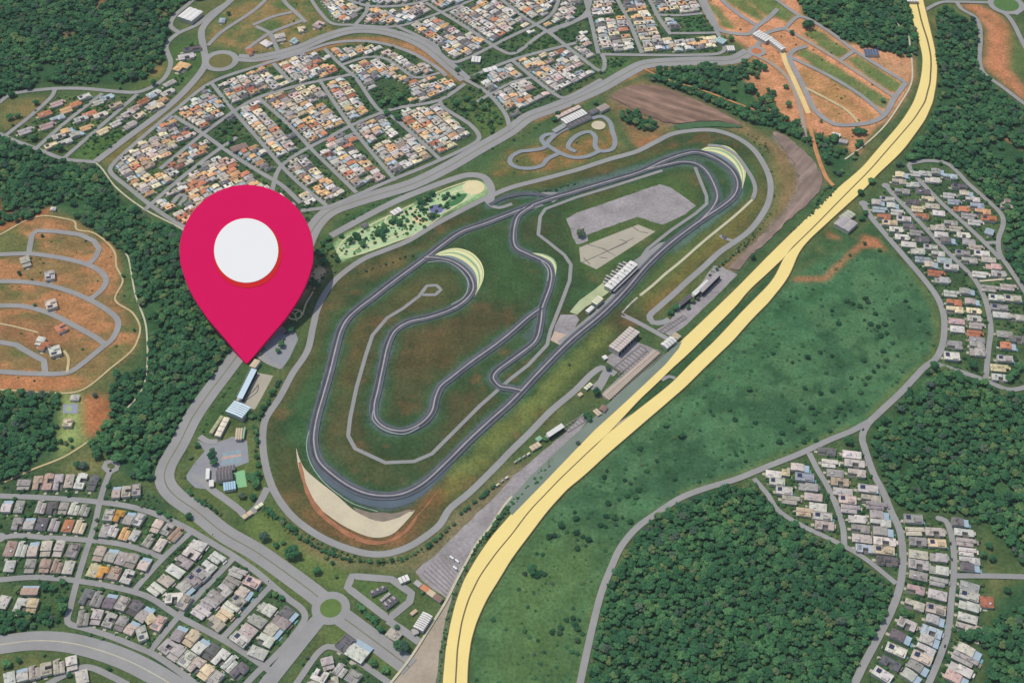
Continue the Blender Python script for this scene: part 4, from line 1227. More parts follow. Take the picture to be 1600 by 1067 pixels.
g1 = 'houses of the lower left quarter'
row('behind the curved street beside the cul-de-sac', '59,754 75,753 91,753 108,751 126,752 145,754', 'nngbwk', 12.5, 22, group=g1)
lot('grey house with cream yard, alone at the left end of the top row', 37, 757, 18, 14, 'g', group=g1)
row('of three just right of the cul-de-sac', '182,769 197,768 213,766', 'bbg', 12, 17, group=g1)
row('directly below the curved street, left half', '11,791 30,791 64,792 81,793 99,794 116,795 132,797', 'wgwkgwg', 12.5, 17, group=g1)
row('in the second row of the leftmost upper block', '27,818 46,818 65,818 85,820 106,821 125,823', 'ggkgtc', 13.5, 18, group=g1)
row('below the curved street, right of the crossroad', '170,805 186,806 202,810 217,812 245,822 261,827 275,835', 'woGwbgn'.lower(), 12.5, 18, group=g1)
row('in the second row right of the crossroad', '164,829 177,830 195,834 210,836 232,845 250,851', 'gwywgb', 12, 17, group=g1)
row('in the upper row of the leftmost middle block', '16,857 34,858 52,858 72,857 92,857 114,860', 'nwbbwg', 13.5, 21, group=g1)
row('in the lower row of the leftmost middle block', '15,884 47,884 70,884 89,885 107,886', 'wgnnb', 13, 17, group=g1)
row('upper row of the middle block by the crossroad', '155,865 174,868 190,872 206,876 226,881', 'bgggb', 14, 19, group=g1)
row('lower row of the middle block by the crossroad', '146,891 161,894 179,896 199,901', 'conw', 14, 17, group=g1)
row('in the upper row above the curved avenue', '135,932 152,936 172,939 191,943 210,950 226,960', 'kgkwkg', 14, 19, group=g1)
row('in the lower row above the curved avenue', '130,965 151,964 171,969 189,974 206,981 222,990 237,970 248,974', 'gwggbwcp', 13.5, 18, group=g1)
row('in the loose group beside the small wood', '5,940 32,945 50,946', 'wwc', 13.5, 18, group=g1)
lot('tan house standing alone above the small lower left wood', 47, 922, 22, 13, 'n', group=g1)
row('in the left column of the first diagonal block', '309,852 299,865 287,878 274,892 259,907 244,921', 'wbgwbw', 14, 20, 'the top', g1)
row('in the right column of the first diagonal block', '339,872 325,886 314,897 302,907 290,919 272,934 288,941', 'wwgggwb', 14, 20, 'the top', g1)
row('in the left column of the second diagonal block', '372,895 362,910 350,922 337,932 326,944 314,957', 'wgwggw', 14, 20, 'the top', g1)
row('in the right column of the second diagonal block', '394,910 382,927 372,939 360,950 351,961 337,974', 'pbgwcb', 14, 19, 'the top', g1)
row('in the outer column by the roundabout road', '451,959 439,972 427,986 415,1000 403,1019', 'kgbww', 15, 20, 'the top', g1)
row('in the inner column by the roundabout road', '417,952 402,970 388,985 375,999', 'wgbw', 15, 20, 'the top', g1)
row('in the upper row of the bottom block', '280,990 299,997 314,1010 330,1018 345,1027 360,1037 374,1048', 'gcwkwwk', 15, 19, group=g1)
row('in the lower row of the bottom block', '261,1010 275,1020 292,1030 306,1039 321,1050 336,1060', 'ggwbcg', 15, 18, group=g1)
row('in the corner below the curved avenue', '15,1060 35,1054 54,1050 72,1045 92,1041 112,1036', 'wwbbbw', 14, 17, group=g1)
lot('white house at the bottom edge inside the corner loop street', 128, 1057, 15, 17, 'w', (1, -.3), group=g1)
row('in the group at the bottom centre', '500,1056 512,1036 532,1047 552,1058', 'wgwg', 16, 15, group=g1)
lot('long grey house beside the large pale hall below the roundabout', 540, 1005, 16, 20, 'k', (1, .75), 2, group=g1)
lot('large pale roofed hall on the island below the roundabout', 561, 1017, 26, 24, 'w', (1, .6), 5, group=g1)
lot('small beige roofed house on the boulevard verge by the dirt yard', 615, 991, 18, 12, 'b', (1, .6), 0, group=g1)
row('at the bottom edge below the roundabout', '520,1066 490,1072', 'bg', 15, 15, 'the right', group=g1)

g2 = 'houses of the right hand quarter'
ax = (1, .10)
row('in the column nearest the scrub field', '1372,317 1375,328 1381,339 1390,349 1400,359 1409,371 1420,382 1434,393 1442,406 1455,414 1462,427 1472,438', 'wutcwwwwubtg', 12.5, 21, 'the top', g2, ax)
row('in the second column from the scrub field', '1386,312 1395,322 1402,332 1412,343 1421,354 1432,364 1441,374 1454,387 1466,397 1476,407 1486,418', 'gwwwkgkgwuw', 12.5, 20, 'the top', g2, ax)
row('in the lower first column past the footpath', '1487,459 1491,473 1492,484 1495,502 1496,514', 'wtcpw', 13, 21, 'the top', g2, ax)
row('in the lower second column past the footpath', '1511,456 1519,472 1521,486 1522,498 1526,509 1523,521 1527,531', 'gbcwgtg', 12, 20, 'the top', g2, ax)
row('beside the bottom junction of the right quarter', '1492,539 1487,557 1527,540 1527,550', 'gwgg', 16, 19, 'the top', g2, ax)
row('in the left column of the middle strip', '1405,284 1410,299 1426,316 1435,327 1441,338 1465,356 1471,367 1481,376 1504,396 1515,407 1532,429', 'bgkctgwkggw', 13, 21, 'the top', g2, ax)
row('in the right column of the middle strip', '1426,289 1442,299 1450,311 1457,322 1467,333 1486,349 1494,358 1505,368 1514,378 1525,387 1534,397 1545,406 1552,417 1560,428', 'wkcbwgbwgbwbpg', 12.5, 20, 'the top', g2, ax)
row('in the left column of the lower strip', '1547,451 1557,466 1561,481 1565,492 1570,522', 'gwgwg', 13, 22, 'the top', g2, ax)
row('in the right column of the lower strip', '1576,449 1582,467 1587,496 1590,530 1575,541 1570,561 1562,575 1562,590', 'bbgktwcw', 13, 22, 'the top', g2, ax)
row('in the left column of the far strip', '1446,271 1457,282 1484,306 1491,316 1502,327 1514,338 1524,348', 'wwwutgw', 13, 21, 'the top', g2, ax)
row('in the right column of the far strip', '1465,269 1485,276 1499,292 1510,303 1520,312 1527,322 1536,331 1545,342', 'gukbwuyt', 13, 21, 'the top', g2, ax)
lot('pale blue metal roofed house by the short link street', 1546, 362, 14, 15, 'u', (1, .3), 5, group=g2)
lot('large beige house standing apart at the forest edge', 1572, 319, 20, 20, 'b', (1, .1), 2, group=g2)
row('in the topmost pair of the right quarter', '1409,274 1432,272', 'cw', 13, 19, 'the left', g2, ax)

g3 = 'houses of the lower right quarter'
a3 = (1, .12)
row('in the left column, left block', '1209,741 1214,753 1225,767 1236,781 1258,800', 'wwwbc', 13.5, 21, 'the top', g3, a3)
row('in the right column, left block', '1250,731 1257,746 1263,761 1271,776 1278,792 1285,807 1288,821', 'bugbwwb', 13.5, 23, 'the top', g3, a3)
lot('small cream house tucked between two columns at the top', 1228, 738, 11, 10, 'c', (1, .1), 0, group=g3)
row('in the left column, central block', '1292,705 1297,724 1305,739 1312,753 1317,768 1324,781 1329,795 1339,811 1345,826 1347,841 1351,857', 'kwgnwbgwgbu', 13, 22, 'the top', g3, a3)
row('in the right column, central block', '1331,710 1335,724 1339,739 1356,764 1361,779 1370,790 1374,805 1376,817 1380,831 1382,846 1381,860 1386,876', 'wwbwbggwgwck', 13, 24, 'the top', g3, a3)
row('in the left column beside the hooked street', '1427,811 1430,830 1434,846 1435,866 1435,882 1435,899 1431,921 1429,945 1417,975 1407,995 1400,1016 1391,1036 1379,1054', 'gbgbggpbwkwkw', 13.5, 22, 'the top', g3)
row('in the second column beside the hooked street', '1461,831 1464,849 1467,871 1467,891 1467,909 1465,929 1462,952 1461,969 1455,987 1452,1001 1446,1015 1440,1028 1434,1043 1424,1057', 'gcgwgwbguwwbgw', 13.5, 22, 'the top', g3)
row('right of the hooked street', '1500,816 1506,832 1510,847 1512,862 1515,876 1516,886', 'kwgwwk', 12, 22, 'the top', g3, a3)
row('below the side road, right of the hooked street', '1515,916 1514,931 1514,947 1512,965 1509,981', 'gwwwg', 13, 21, 'the top', g3, (1, .3))
row('in the bottom right terrace', '1514,1018 1508,1030 1501,1046 1494,1060', 'bgwp', 13, 27, 'the top', g3, (1, .5))
lot('terracotta roofed house behind the row by the side road', 1542, 940, 17, 15, 't', (1, .1), 0, group=g3)
lot('pink grey house at the edge of the lower right wood', 1532, 990, 17, 17, 'p', (1, .4), 4, group=g3)

g4 = 'lone houses of the red subdivision'
lot('grey white house on the upper lane of the red subdivision', 40, 409, 15, 20, 'b', (1, -.3), 1, group=g4)
lot('square white house with brown walls in the red subdivision', 78, 431, 15, 17, 'w', (1, -.2), 2, group=g4)
lot('square beige house on the third lane of the red subdivision', 80, 476, 17, 17, 'b', (1, -.3), 2, group=g4)
lot('half built brick house on bare red soil', 96, 513, 16, 14, 't', (1, -.5), 6, group=g4)
lot('white house on the lowest lane of the red subdivision', 63, 533, 13, 14, 'w', (1, .2), 1, group=g4)
lot('terracotta house next to the white roofed house at lower left', 70, 541, 16, 16, 't', (1, .2), 4, group=g4)
lot('white roofed house beside the terracotta one', 86, 549, 17, 17, 'w', (1, -.3), 2, group=g4)
lot('small pale house on the lawn between two woods', 106, 661, 13, 12, 'c', (1, 0), 2, group=g4)
lot('pale green roofed hut above the small sports court', 117, 621, 13, 9, 'w', (1, 0), 0, group=g4)
lot('tiny white hut at the corner of the red soil slope', 83, 326, 9, 7, 'w', (1, 0), 0, group=g4)

g5 = 'houses of the upper left quarter'
row('in the first street column at upper left', '90,162 114,165 105,172 70,178 90,185 74,197 40,205', 'ptytupw', 14, 23, 'the top', g5, (1, -.35))
row('in the second street column at upper left', '132,152 155,160 167,153 181,165 140,178 157,180 127,186 105,205 135,200 120,210 92,213 102,222 80,228', 'wwuntbwyygwwc', 13, 21, 'the top', g5, (1, -.35))
row('in the third street column at upper left', '210,170 200,178 192,184 218,181 182,193 203,196 162,205', 'pwgcwgc', 13, 20, 'the top', g5, (1, -.5))
row('below the brown meadow at upper left', '240,147 235,152 265,130 262,145 237,165 252,158 225,158 245,167', 'wugwwytc', 13, 22, 'the top', g5, (1, -.5))
lot('long dark grey roof beside the climbing avenue at upper left', 300, 77, 12, 30, 'k', (.3, 1), 2, group=g5)
lot('white open framed building above the terracotta house', 291, 89, 16, 26, 'w', (.3, 1), 6, group=g5)
lot('orange and white house on the meadow at upper left', 284, 105, 24, 24, 'y', (1, .3), 4, group=g5)
lot('small white house on brown soil in the upper meadow', 347, 32, 12, 14, 'u', (1, 0), 0, group=g5)
lot('terracotta house beside the meadow roundabout', 392, 81, 15, 18, 't', (1, -.3), 4, group=g5)
lot('white house beside the avenue in the upper meadow', 438, 59, 20, 20, 'w', (1, -.2), 1, group=g5)
lot('white tent like house at the upper left crossroads', 416, 68, 16, 18, 'w', (1, -.6), 0, group=g5)
lot('pale teal roofed house beside the avenue meadow', 460, 64, 14, 14, 'u', (1, .4), 3, group=g5)
lot('cream house alone on the avenue meadow', 472, 46, 15, 15, 'c', (1, -.2), 4, group=g5)
lot('pinkish house with brown yard at the edge of the far quarter', 498, 39, 17, 18, 'p', (1, .4), 6, group=g5)

# the farther quarters: rows of houses set back from the streets on both sides
def fill(quarter, a_px, b_px, w, d, weights, parks=(), skip=.04):
    Q = [G(*p) for p in PL(quarter)]
    K = [[G(*p) for p in PL(t)] for t in parks]
    o = G(*a_px)
    u = (G(*b_px) - o).normalized()
    v = Vector((-u.y, u.x, 0))
    loc = [((p - o).dot(u), (p - o).dot(v)) for p in Q]
    u0, u1 = min(t[0] for t in loc), max(t[0] for t in loc)
    v0, v1 = min(t[1] for t in loc), max(t[1] for t in loc)
    st = 1.5
    U, V = np.meshgrid(np.arange(u0, u1, st), np.arange(v0, v1, st))
    X, Y = o.x + u.x * U + v.x * V, o.y + u.y * U + v.y * V
    ok = in_poly(Q, X, Y)
    for t in K:
        ok &= ~in_poly(t, X, Y)
    for h in HOUSES:
        if h['label']:
            ok &= np.hypot(X - h['x'], Y - h['y']) > .6 * max(h['w'], h['d'])
    near = ROADG[(ROADG[:, 0] > X.min() - 30) & (ROADG[:, 0] < X.max() + 30) & (ROADG[:, 1] > Y.min() - 30) & (ROADG[:, 1] < Y.max() + 30)]
    fx, fy = X.ravel(), Y.ravel()
    free = np.ones(len(fx), bool)
    for i in range(0, len(fx), 4000):
        free[i:i + 4000] = (np.hypot(fx[i:i + 4000, None] - near[None, :, 0], fy[i:i + 4000, None] - near[None, :, 1]) > near[None, :, 2] + 1.0).all(1)
    ok &= free.reshape(ok.shape)
    nv, nu = ok.shape
    iw, idp = int(round(w / st)), int(round(d / st))
    c = 0
    while c + iw <= nu:
        r = 0
        while r + idp <= nv:
            if ok[r:r + idp, c:c + iw].all():
                k = random.random()
                if k > skip:
                    dd = d * random.uniform(.82, 1.0)
                    cu, cv = u0 + (c + iw / 2) * st + random.uniform(-.3, .3), v0 + (r + idp / 2) * st
                    p = o + u * cu + v * cv
                    sg = 1 if random.random() < .5 else -1
                    one_house(p.x, p.y, u.x * sg, u.y * sg, w * random.uniform(.84, .93), dd, random.choices('ytgwbcnkupr', weights)[0], None, None)
                r += idp + random.choice((0, 1, 1))
            else:
                r += 1
        c += iw
WARM = [20, 8, 13, 20, 17, 13, 6, 8, 2, 3, 1]
COOL = [14, 4, 17, 22, 19, 11, 4, 8, 2, 4, 1]
MIDQ = '178,262 200,238 252,194 276,176 330,134 400,110 475,86 520,72 580,69 638,85 688,116 690,122 726,133 692,158 690,168 735,198 744,212 660,258 600,282 520,318 470,328 440,330 400,398 345,384 290,354 208,297'
fill(MIDQ, (405, 155), (557, 302), 10.5, 18, WARM, ('596,122 636,132 642,148 622,182 598,178 586,150', '328,206 352,188 374,208 390,228 366,242 340,226'))
fill('498,0 520,30 540,38 600,40 640,42 688,78 712,96 740,88 790,60 860,24 880,-25 480,-30', (620, 20), (735, 90), 11, 18, COOL)
fill('745,128 800,98 850,60 905,30 915,-25 885,-25 862,24 800,62 800,92 740,122 760,142 790,176 800,186 850,156 905,130 938,118 930,85 915,40 880,80 860,55', (770, -10), (900, 85), 11, 18, COOL, ('800,48 836,60 868,72 830,92 806,90 790,74',), .12)
fill('905,-25 1092,-25 1120,52 1126,80 1080,84 942,83 925,40', (962, -5), (1003, 84), 11.5, 20, COOL, ('1064,24 1098,23 1108,50 1078,50',))

for h in HOUSES:
    if h['label'] and len(h['label'].replace(',', '').split()) > 16:
        print('LONG', h['label'])
    h['z'] = cam_depth(h['x'], h['y'])
known = [h for h in HOUSES if h['label']]
rest = [h for h in HOUSES if not h['label']]
print('far houses', len(rest))

def tint(code, lift=0.0):
    nm, rgb = PAL[code]
    k = random.uniform(.84, 1.0) + lift
    c = lin([min(250, v * k + random.uniform(-4, 4)) for v in rgb])
    return (c[0], c[1], c[2], 1.0)

for h in known:
    root = thing('house', h['label'], 'house', (h['x'], h['y'], 0), h['rz'], h['group'])
    root.scale = (h['w'] * 1.0, h['d'] * 1.12, h['hz'])
    col = tint(h['c'])
    for nm, me in proto_mesh(h['t']):
        o = bpy.data.objects.new(nm, me)
        COL.objects.link(o)
        o.parent = roof_o if nm in ('water_tank', 'solar_panel', 'raised_roof') else root
        if nm == 'roof':
            roof_o = o
        k_ = 1.0 if nm == 'roof' else random.uniform(.62, 1.12)
        o.color = (col[0] * k_, col[1] * k_, col[2] * k_, 1)

def merged_houses(lst, name, label):
    V, FV, FM, CV = [], [], [], []
    keys = ['wall', 'roof', 'deck', 'metal', 'panel', 'tank', 'slab', 'pool']
    k = 0
    for h in lst:
        c, s = math.cos(h['rz']), math.sin(h['rz'])
        col = tint(h['c'], .1)
        for nm, mb, key in TPL[h['t']]:
            k_ = 1.0 if nm == 'roof' else random.uniform(.6, 1.12)
            for (x, y, z) in mb.v:
                X, Y = x * h['w'], y * h['d']
                V.append((h['x'] + c * X - s * Y, h['y'] + s * X + c * Y, z * h['hz']))
                CV.append((col[0] * k_, col[1] * k_, col[2] * k_, 1.0))
            for f in mb.f:
                FV.append(tuple(i + k for i in f))
                FM.append(keys.index(key))
            k += len(mb.v)
    mats = [M_wall, roof_material('far_roof_tiles', False), M_deck, M_metal, M_panel, M_tank, M_slab, M_pool]
    o = mesh_obj(name, V, FV, mats)
    o.data.polygons.foreach_set('material_index', FM)
    a = o.data.attributes.new('tint', 'FLOAT_COLOR', 'POINT')
    a.data.foreach_set('color', np.array(CV, np.float32).ravel())
    tag(o, label, 'houses', kind='stuff')
merged_houses(rest, 'far_houses', 'hundreds of small tiled houses packed in the upper quarters')
print('houses', len(known), 'merged', len(rest))

# ------------------------------------------------------------------ trees
def foliage(name, lo, mid, hi):
    m, nt, b = new_mat(name)
    oi = N(nt, 'ShaderNodeObjectInfo')
    base = ramp(nt, oi.outputs['Random'], [(0, lin4(lo)), (.45, lin4(mid)), (.82, lin4(hi)), (.90, lin4([hi[0] * 1.25, hi[1] * .98, hi[2] * .95])), (.96, lin4([mid[0] * 1.25, mid[1] * .9, mid[2] * 1.2])), (1, lin4(lo))])
    big = ramp(nt, pos_noise(nt, .012, 3, .6), [(.3, (.72, .78, .86, 1)), (.7, (1.25, 1.2, 1.1, 1))])
    fine = ramp(nt, pos_noise(nt, .55, 4, .7), [(.3, (.72, .75, .72, 1)), (.68, (1.24, 1.22, 1.2, 1))])
    c = mixc(nt, 1.0, base, big, 'MULTIPLY')
    nt.links.new(mixc(nt, 1.0, c, fine, 'MULTIPLY'), b.inputs['Base Color'])
    b.inputs['Roughness'].default_value = 0.95
    b.inputs['Specular IOR Level'].default_value = 0.08
    return m
M_leaf = foliage('leaves', (52, 92, 64), (64, 108, 72), (84, 124, 80))
M_bush = foliage('bush_leaves', (46, 84, 54), (58, 100, 62), (80, 118, 70))
M_shrub = foliage('shrub_leaves', (38, 72, 50), (46, 84, 58), (58, 98, 64))
M_bark = mat('bark', (96, 80, 64), .5, .2)

def ico(sub):
    bm = bmesh.new()
    bmesh.ops.create_icosphere(bm, subdivisions=sub, radius=1.0)
    v = np.array([p.co[:] for p in bm.verts])
    f = np.array([[q.index for q in p.verts] for p in bm.faces])
    bm.free()
    return v, f
ICO1, ICO2 = ico(1), ico(2)
def crown_mesh(seed, squash=.62, lumps=9, leaves=150, lift=.55):
    """crown of radius about 1: overlapping ragged clumps of leaves with gaps, leaf sprays sticking out"""
    r = np.random.default_rng(seed)
    V, Fc = [], []
    k = 0
    cents = [(0, 0, 0, .62)]
    for i in range(lumps):
        a = 2 * math.pi * (i + r.random() * .8) / lumps
        rad = r.uniform(.38, .68)
        cents.append((rad * math.cos(a), rad * math.sin(a), r.uniform(-.25, .38), r.uniform(.26, .44)))
    for i in range(3):
        cents.append((r.uniform(-.3, .3), r.uniform(-.3, .3), r.uniform(.35, .6), r.uniform(.24, .36)))
    for (x, y, z, s) in cents:
        v, f = ICO2 if s > .5 else ICO1
        d = 1 + .22 * r.standard_normal(len(v))[:, None]
        p = v * np.clip(d, .6, 1.45) * s + np.array([x, y, z])
        V.append(p); Fc.append(f + k); k += len(v)
    V = np.concatenate(V)
    tri = np.concatenate(Fc)
    LV = []
    n = len(V)
    for i in range(leaves):
        c = V[r.integers(0, n)] * r.uniform(.98, 1.14)
        a, b = r.standard_normal(3), r.standard_normal(3)
        a = a / np.linalg.norm(a) * r.uniform(.05, .12)
        b = b / np.linalg.norm(b) * r.uniform(.05, .12)
        LV += [c - a, c + b, c + a]
    LT = np.arange(len(LV)).reshape(-1, 3) + n
    V = np.concatenate([V, np.array(LV)])
    tri = np.concatenate([tri, LT])
    V[:, 2] = V[:, 2] * squash + lift
    V[:, 2] = np.maximum(V[:, 2], .06)
    return V, tri
CROWNS = [crown_mesh(100 + i, squash=[.6, .7, .55, .8, .65, .75, .6, .9][i], lift=[.75, .85, .7, .95, .8, .85, .72, 1.0][i]) for i in range(8)]
BUSHES = [crown_mesh(200 + i, squash=.55, lumps=7, leaves=90, lift=.42) for i in range(4)]

def crown_me(name, cr, material):
    me = bpy.data.meshes.new(name)
    me.from_pydata(cr[0].tolist(), [], cr[1].tolist())
    me.materials.append(material)
    return me
CROWN_ME = [crown_me('crown', c, M_leaf) for c in CROWNS]
BUSH_ME = [crown_me('foliage', c, M_shrub) for c in BUSHES]
tb = MB()
tb.tube((0, 0, -.02), (0.02, 0, .45), .07, .05)
tb.tube((0.02, 0, .45), (.28, .1, .85), .04, .015, 5)
tb.tube((0.02, 0, .45), (-.22, .18, .9), .04, .015, 5)
tb.tube((0.02, 0, .45), (0, -.26, .88), .035, .015, 5)
TRUNK_ME = bpy.data.meshes.new('trunk')
TRUNK_ME.from_pydata(tb.v, [], tb.f)
TRUNK_ME.materials.append(M_bark)

def tree(x, y, r, label, group=None, name='tree', at_crown=True):
    """px position of the crown, radius in metres"""
    p = G(x, y, r * .75 if at_crown else 0)
    root = thing(name, label, 'tree', (p.x, p.y, 0), random.uniform(0, 6.28), group)
    root.scale = (r, r, r * random.uniform(.9, 1.1))
    for nm, me in (('trunk', TRUNK_ME), ('crown', random.choice(CROWN_ME))):
        o = bpy.data.objects.new(nm, me)
        COL.objects.link(o)
        o.parent = root
    return root
def shrub(x, y, r, label, group=None):
    p = G(x, y, r * .3)
    o = bpy.data.objects.new('shrub', random.choice(BUSH_ME))
    COL.objects.link(o)
    o.location = (p.x, p.y, 0)
    o.rotation_euler = (0, 0, random.uniform(0, 6.28))
    o.scale = (r, r, r * random.uniform(.8, 1.1))
    tag(o, label, 'shrub', group)

# --- scattered masses: real instances of the tree meshes
def plain_mesh_object(name, verts_tri, material, trunk=False):
    V, T = verts_tri
    me = bpy.data.meshes.new(name)
    v, f = V.tolist(), T.tolist()
    mi = [0] * len(f)
    if trunk:
        k = len(v)
        v += tb.v
        f += [tuple(i + k for i in q) for q in tb.f]
        mi += [1] * len(tb.f)
    me.from_pydata(v, [], f)
    me.materials.append(material)
    me.materials.append(M_bark)
    me.polygons.foreach_set('material_index', mi)
    return bpy.data.objects.new(name, me)
KIT = bpy.data.collections.new('tree_kit')
for i, c in enumerate(CROWNS):
    KIT.objects.link(plain_mesh_object('kit_tree_%d' % i, c, M_leaf, True))
KITB = bpy.data.collections.new('bush_kit')
for i, c in enumerate(BUSHES):
    KITB.objects.link(plain_mesh_object('kit_bush_%d' % i, c, M_bush))

M_scrub = foliage('scrub_leaves', (50, 90, 60), (60, 102, 66), (74, 116, 74))
KITF = bpy.data.collections.new('scrub_kit')
for i in range(4):
    KITF.objects.link(plain_mesh_object('kit_scrub_%d' % i, crown_mesh(300 + i, squash=.34, lumps=7, leaves=90, lift=.2), M_scrub))

def scatter_group(kit):
    g = bpy.data.node_groups.new('scatter', 'GeometryNodeTree')
    g.interface.new_socket('Geometry', in_out='INPUT', socket_type='NodeSocketGeometry')
    g.interface.new_socket('Geometry', in_out='OUTPUT', socket_type='NodeSocketGeometry')
    gi, go = g.nodes.new('NodeGroupInput'), g.nodes.new('NodeGroupOutput')
    ci = g.nodes.new('GeometryNodeCollectionInfo')
    ci.inputs['Collection'].default_value = kit
    ci.inputs['Separate Children'].default_value = True
    ci.inputs['Reset Children'].default_value = True
    ip = g.nodes.new('GeometryNodeInstanceOnPoints')
    ip.inputs['Pick Instance'].default_value = True
    def att(nm, ty):
        a = g.nodes.new('GeometryNodeInputNamedAttribute')
        a.data_type = ty
        a.inputs['Name'].default_value = nm
        return a.outputs[0]
    g.links.new(gi.outputs[0], ip.inputs['Points'])
    g.links.new(ci.outputs[0], ip.inputs['Instance'])
    g.links.new(att('idx', 'INT'), ip.inputs['Instance Index'])
    er = g.nodes.new('FunctionNodeEulerToRotation')
    g.links.new(att('rot', 'FLOAT_VECTOR'), er.inputs[0])
    g.links.new(er.outputs[0], ip.inputs['Rotation'])
    g.links.new(att('scl', 'FLOAT_VECTOR'), ip.inputs['Scale'])
    g.links.new(ip.outputs[0], go.inputs[0])
    return g
SG_T, SG_B, SG_F = scatter_group(KIT), scatter_group(KITB), scatter_group(KITF)

def scatter(name, pts, rad, label, cat, bush=False, kit=None):
    n = len(pts)
    if n == 0:
        return
    me = bpy.data.meshes.new(name)
    me.vertices.add(n)
    co = np.zeros((n, 3), np.float32)
    co[:, :2] = pts
    me.vertices.foreach_set('co', co.ravel())
    a = me.attributes.new('idx', 'INT', 'POINT')
    a.data.foreach_set('value', RNG.integers(0, 4 if bush else 8, n).astype(np.int32))
    a = me.attributes.new('rot', 'FLOAT_VECTOR', 'POINT')
    rr = np.zeros((n, 3), np.float32)
    rr[:, 2] = RNG.random(n) * 6.283
    a.data.foreach_set('vector', rr.ravel())
    a = me.attributes.new('scl', 'FLOAT_VECTOR', 'POINT')
    ss = np.repeat(np.asarray(rad, np.float32)[:, None], 3, 1)
    ss[:, 2] *= RNG.uniform(.85, 1.2, n)
    a.data.foreach_set('vector', ss.ravel())
    o = bpy.data.objects.new(name, me)
    COL.objects.link(o)
    md = o.modifiers.new('scatter', 'NODES')
    md.node_group = kit or (SG_B if bush else SG_T)
    tag(o, label, cat, kind='stuff')
    return n

def grid_points(poly, pitch, jit=.45):
    P = [G(*p) for p in (PL(poly) if isinstance(poly, str) else poly)]
    x0, x1 = min(p.x for p in P), max(p.x for p in P)
    y0, y1 = min(p.y for p in P), max(p.y for p in P)
    X, Y = np.meshgrid(np.arange(x0, x1, pitch), np.arange(y0, y1, pitch * .87))
    X[1::2] += pitch / 2
    X = X + RNG.uniform(-jit, jit, X.shape) * pitch
    Y = Y + RNG.uniform(-jit, jit, Y.shape) * pitch
    m = in_poly(P, X, Y)
    return X[m], Y[m]

FOREST_INFO = {
 'nw': ('forest', 'dense green forest filling the upper left corner', 8.6, .10),
 'w': ('forest', 'long dark forest left of the boulevard and behind the pin', 8.2, .10),
 'sw': ('forest', 'dark forest at the left edge below the red subdivision', 8.2, .05),
 'sw2': ('forest', 'small dark wood at the lower left edge', 7.5, .05),
 'n': ('forest', 'dark forest at the top left of the highway', 8.8, .04),
 'ne': ('forest', 'dark forest between the highway and the right edge', 8.6, .08),
 'e': ('forest', 'mixed forest right of the winding road', 8.2, .08),
 'se': ('forest', 'large dense forest at the lower right', 7.6, .0),
 'se2': ('forest', 'small wood in the lower right corner', 8.0, .18),
 'mid': ('forest', 'scrubby wood between the tilled field and the red soil', 8.4, .22),
 'cres': ('forest', 'small thicket on red soil beside the tilled field', 7.5, .3)}
tot = 0
for key, s in FORESTS.items():
    nm, lab, pitch, thin = FOREST_INFO[key]
    pitch *= .93
    X, Y = grid_points(s, pitch)
    dens = fbm(X, Y, 95, 300) * .6 + fbm(X, Y, 38, 320) * .4
    thr = np.quantile(dens, thin) if thin > 0 else -1
    k = dens > thr
    k |= RNG.random(len(X)) < .12
    k &= off_road(X, Y, 2.5)
    X, Y, dens = X[k], Y[k], dens[k]
    size = fbm(X, Y, 60, 340)
    rad = pitch * (.50 + .62 * RNG.random(len(X)) ** 2.2 + .16 * (size - .5) * 2)
    tot += scatter(nm, np.stack([X, Y], 1), rad, lab, 'forest') or 0
print('forest trees', tot)

def bushes_in(name, polys, pitch, rmin, rmax, keep, label, cat='bushes', avoid_houses=False):
    kit_ = SG_F if cat == 'scrub' else None
    XX, YY = [], []
    for s in polys:
        X, Y = grid_points(s, pitch)
        k = RNG.random(len(X)) < keep
        XX.append(X[k]); YY.append(Y[k])
    X, Y = np.concatenate(XX), np.concatenate(YY)
    if avoid_houses:
        ok = np.ones(len(X), bool)
        for h in HOUSES:
            c, s_ = math.cos(h['rz']), math.sin(h['rz'])
            dx, dy = X - h['x'], Y - h['y']
            u, v = (c * dx + s_ * dy) / h['w'], (-s_ * dx + c * dy) / h['d']
            ok &= ~((abs(u) < .53) & (abs(v) < .53))
        X, Y = X[ok], Y[ok]
    ok = off_road(X, Y)
    X, Y = X[ok], Y[ok]
    rad = rmin + (rmax - rmin) * RNG.random(len(X)) ** 1.8
    scatter(name, np.stack([X, Y], 1), rad, label, cat, bush=True, kit=kit_)
    print(name, len(X))

QUARTERS = ['0,740 150,745 240,775 340,860 470,940 490,970 420,1085 300,1075 110,990 0,905', '1350,315 1385,290 1420,262 1498,265 1560,335 1562,395 1598,455 1598,600 1540,595 1472,568 1475,500 1440,440',
            '1190,748 1330,682 1352,700 1392,805 1405,900 1350,875 1215,798', '1402,805 1530,808 1535,895 1540,990 1520,1067 1345,1085 1402,960',
            '172,265 322,132 400,108 500,78 580,66 640,82 700,118 745,205 650,262 520,325 400,390 290,358', '480,-10 1100,-20 1125,80 1000,85 930,125 800,190 700,110 640,66 560,40',
            '0,210 85,152 215,152 300,105 250,178 150,248 60,230', '450,1085 508,1018 560,1020 620,1070 610,1090']
bushes_in('garden_bushes', QUARTERS, 6.5, 1.2, 4.4, .6, 'small green garden trees and bushes between the houses', 'garden bushes', True)
bushes_in('field_bushes', ['1230,460 1300,396 1385,392 1440,450 1466,500 1458,556 1372,636 1200,720 1062,768 985,820 940,890 905,1085 735,1085 745,1000 780,912 860,806 1000,674 1150,536'],
          9, 1.0, 4.0, .32, 'low dark scrub dotted over the green field', 'scrub')
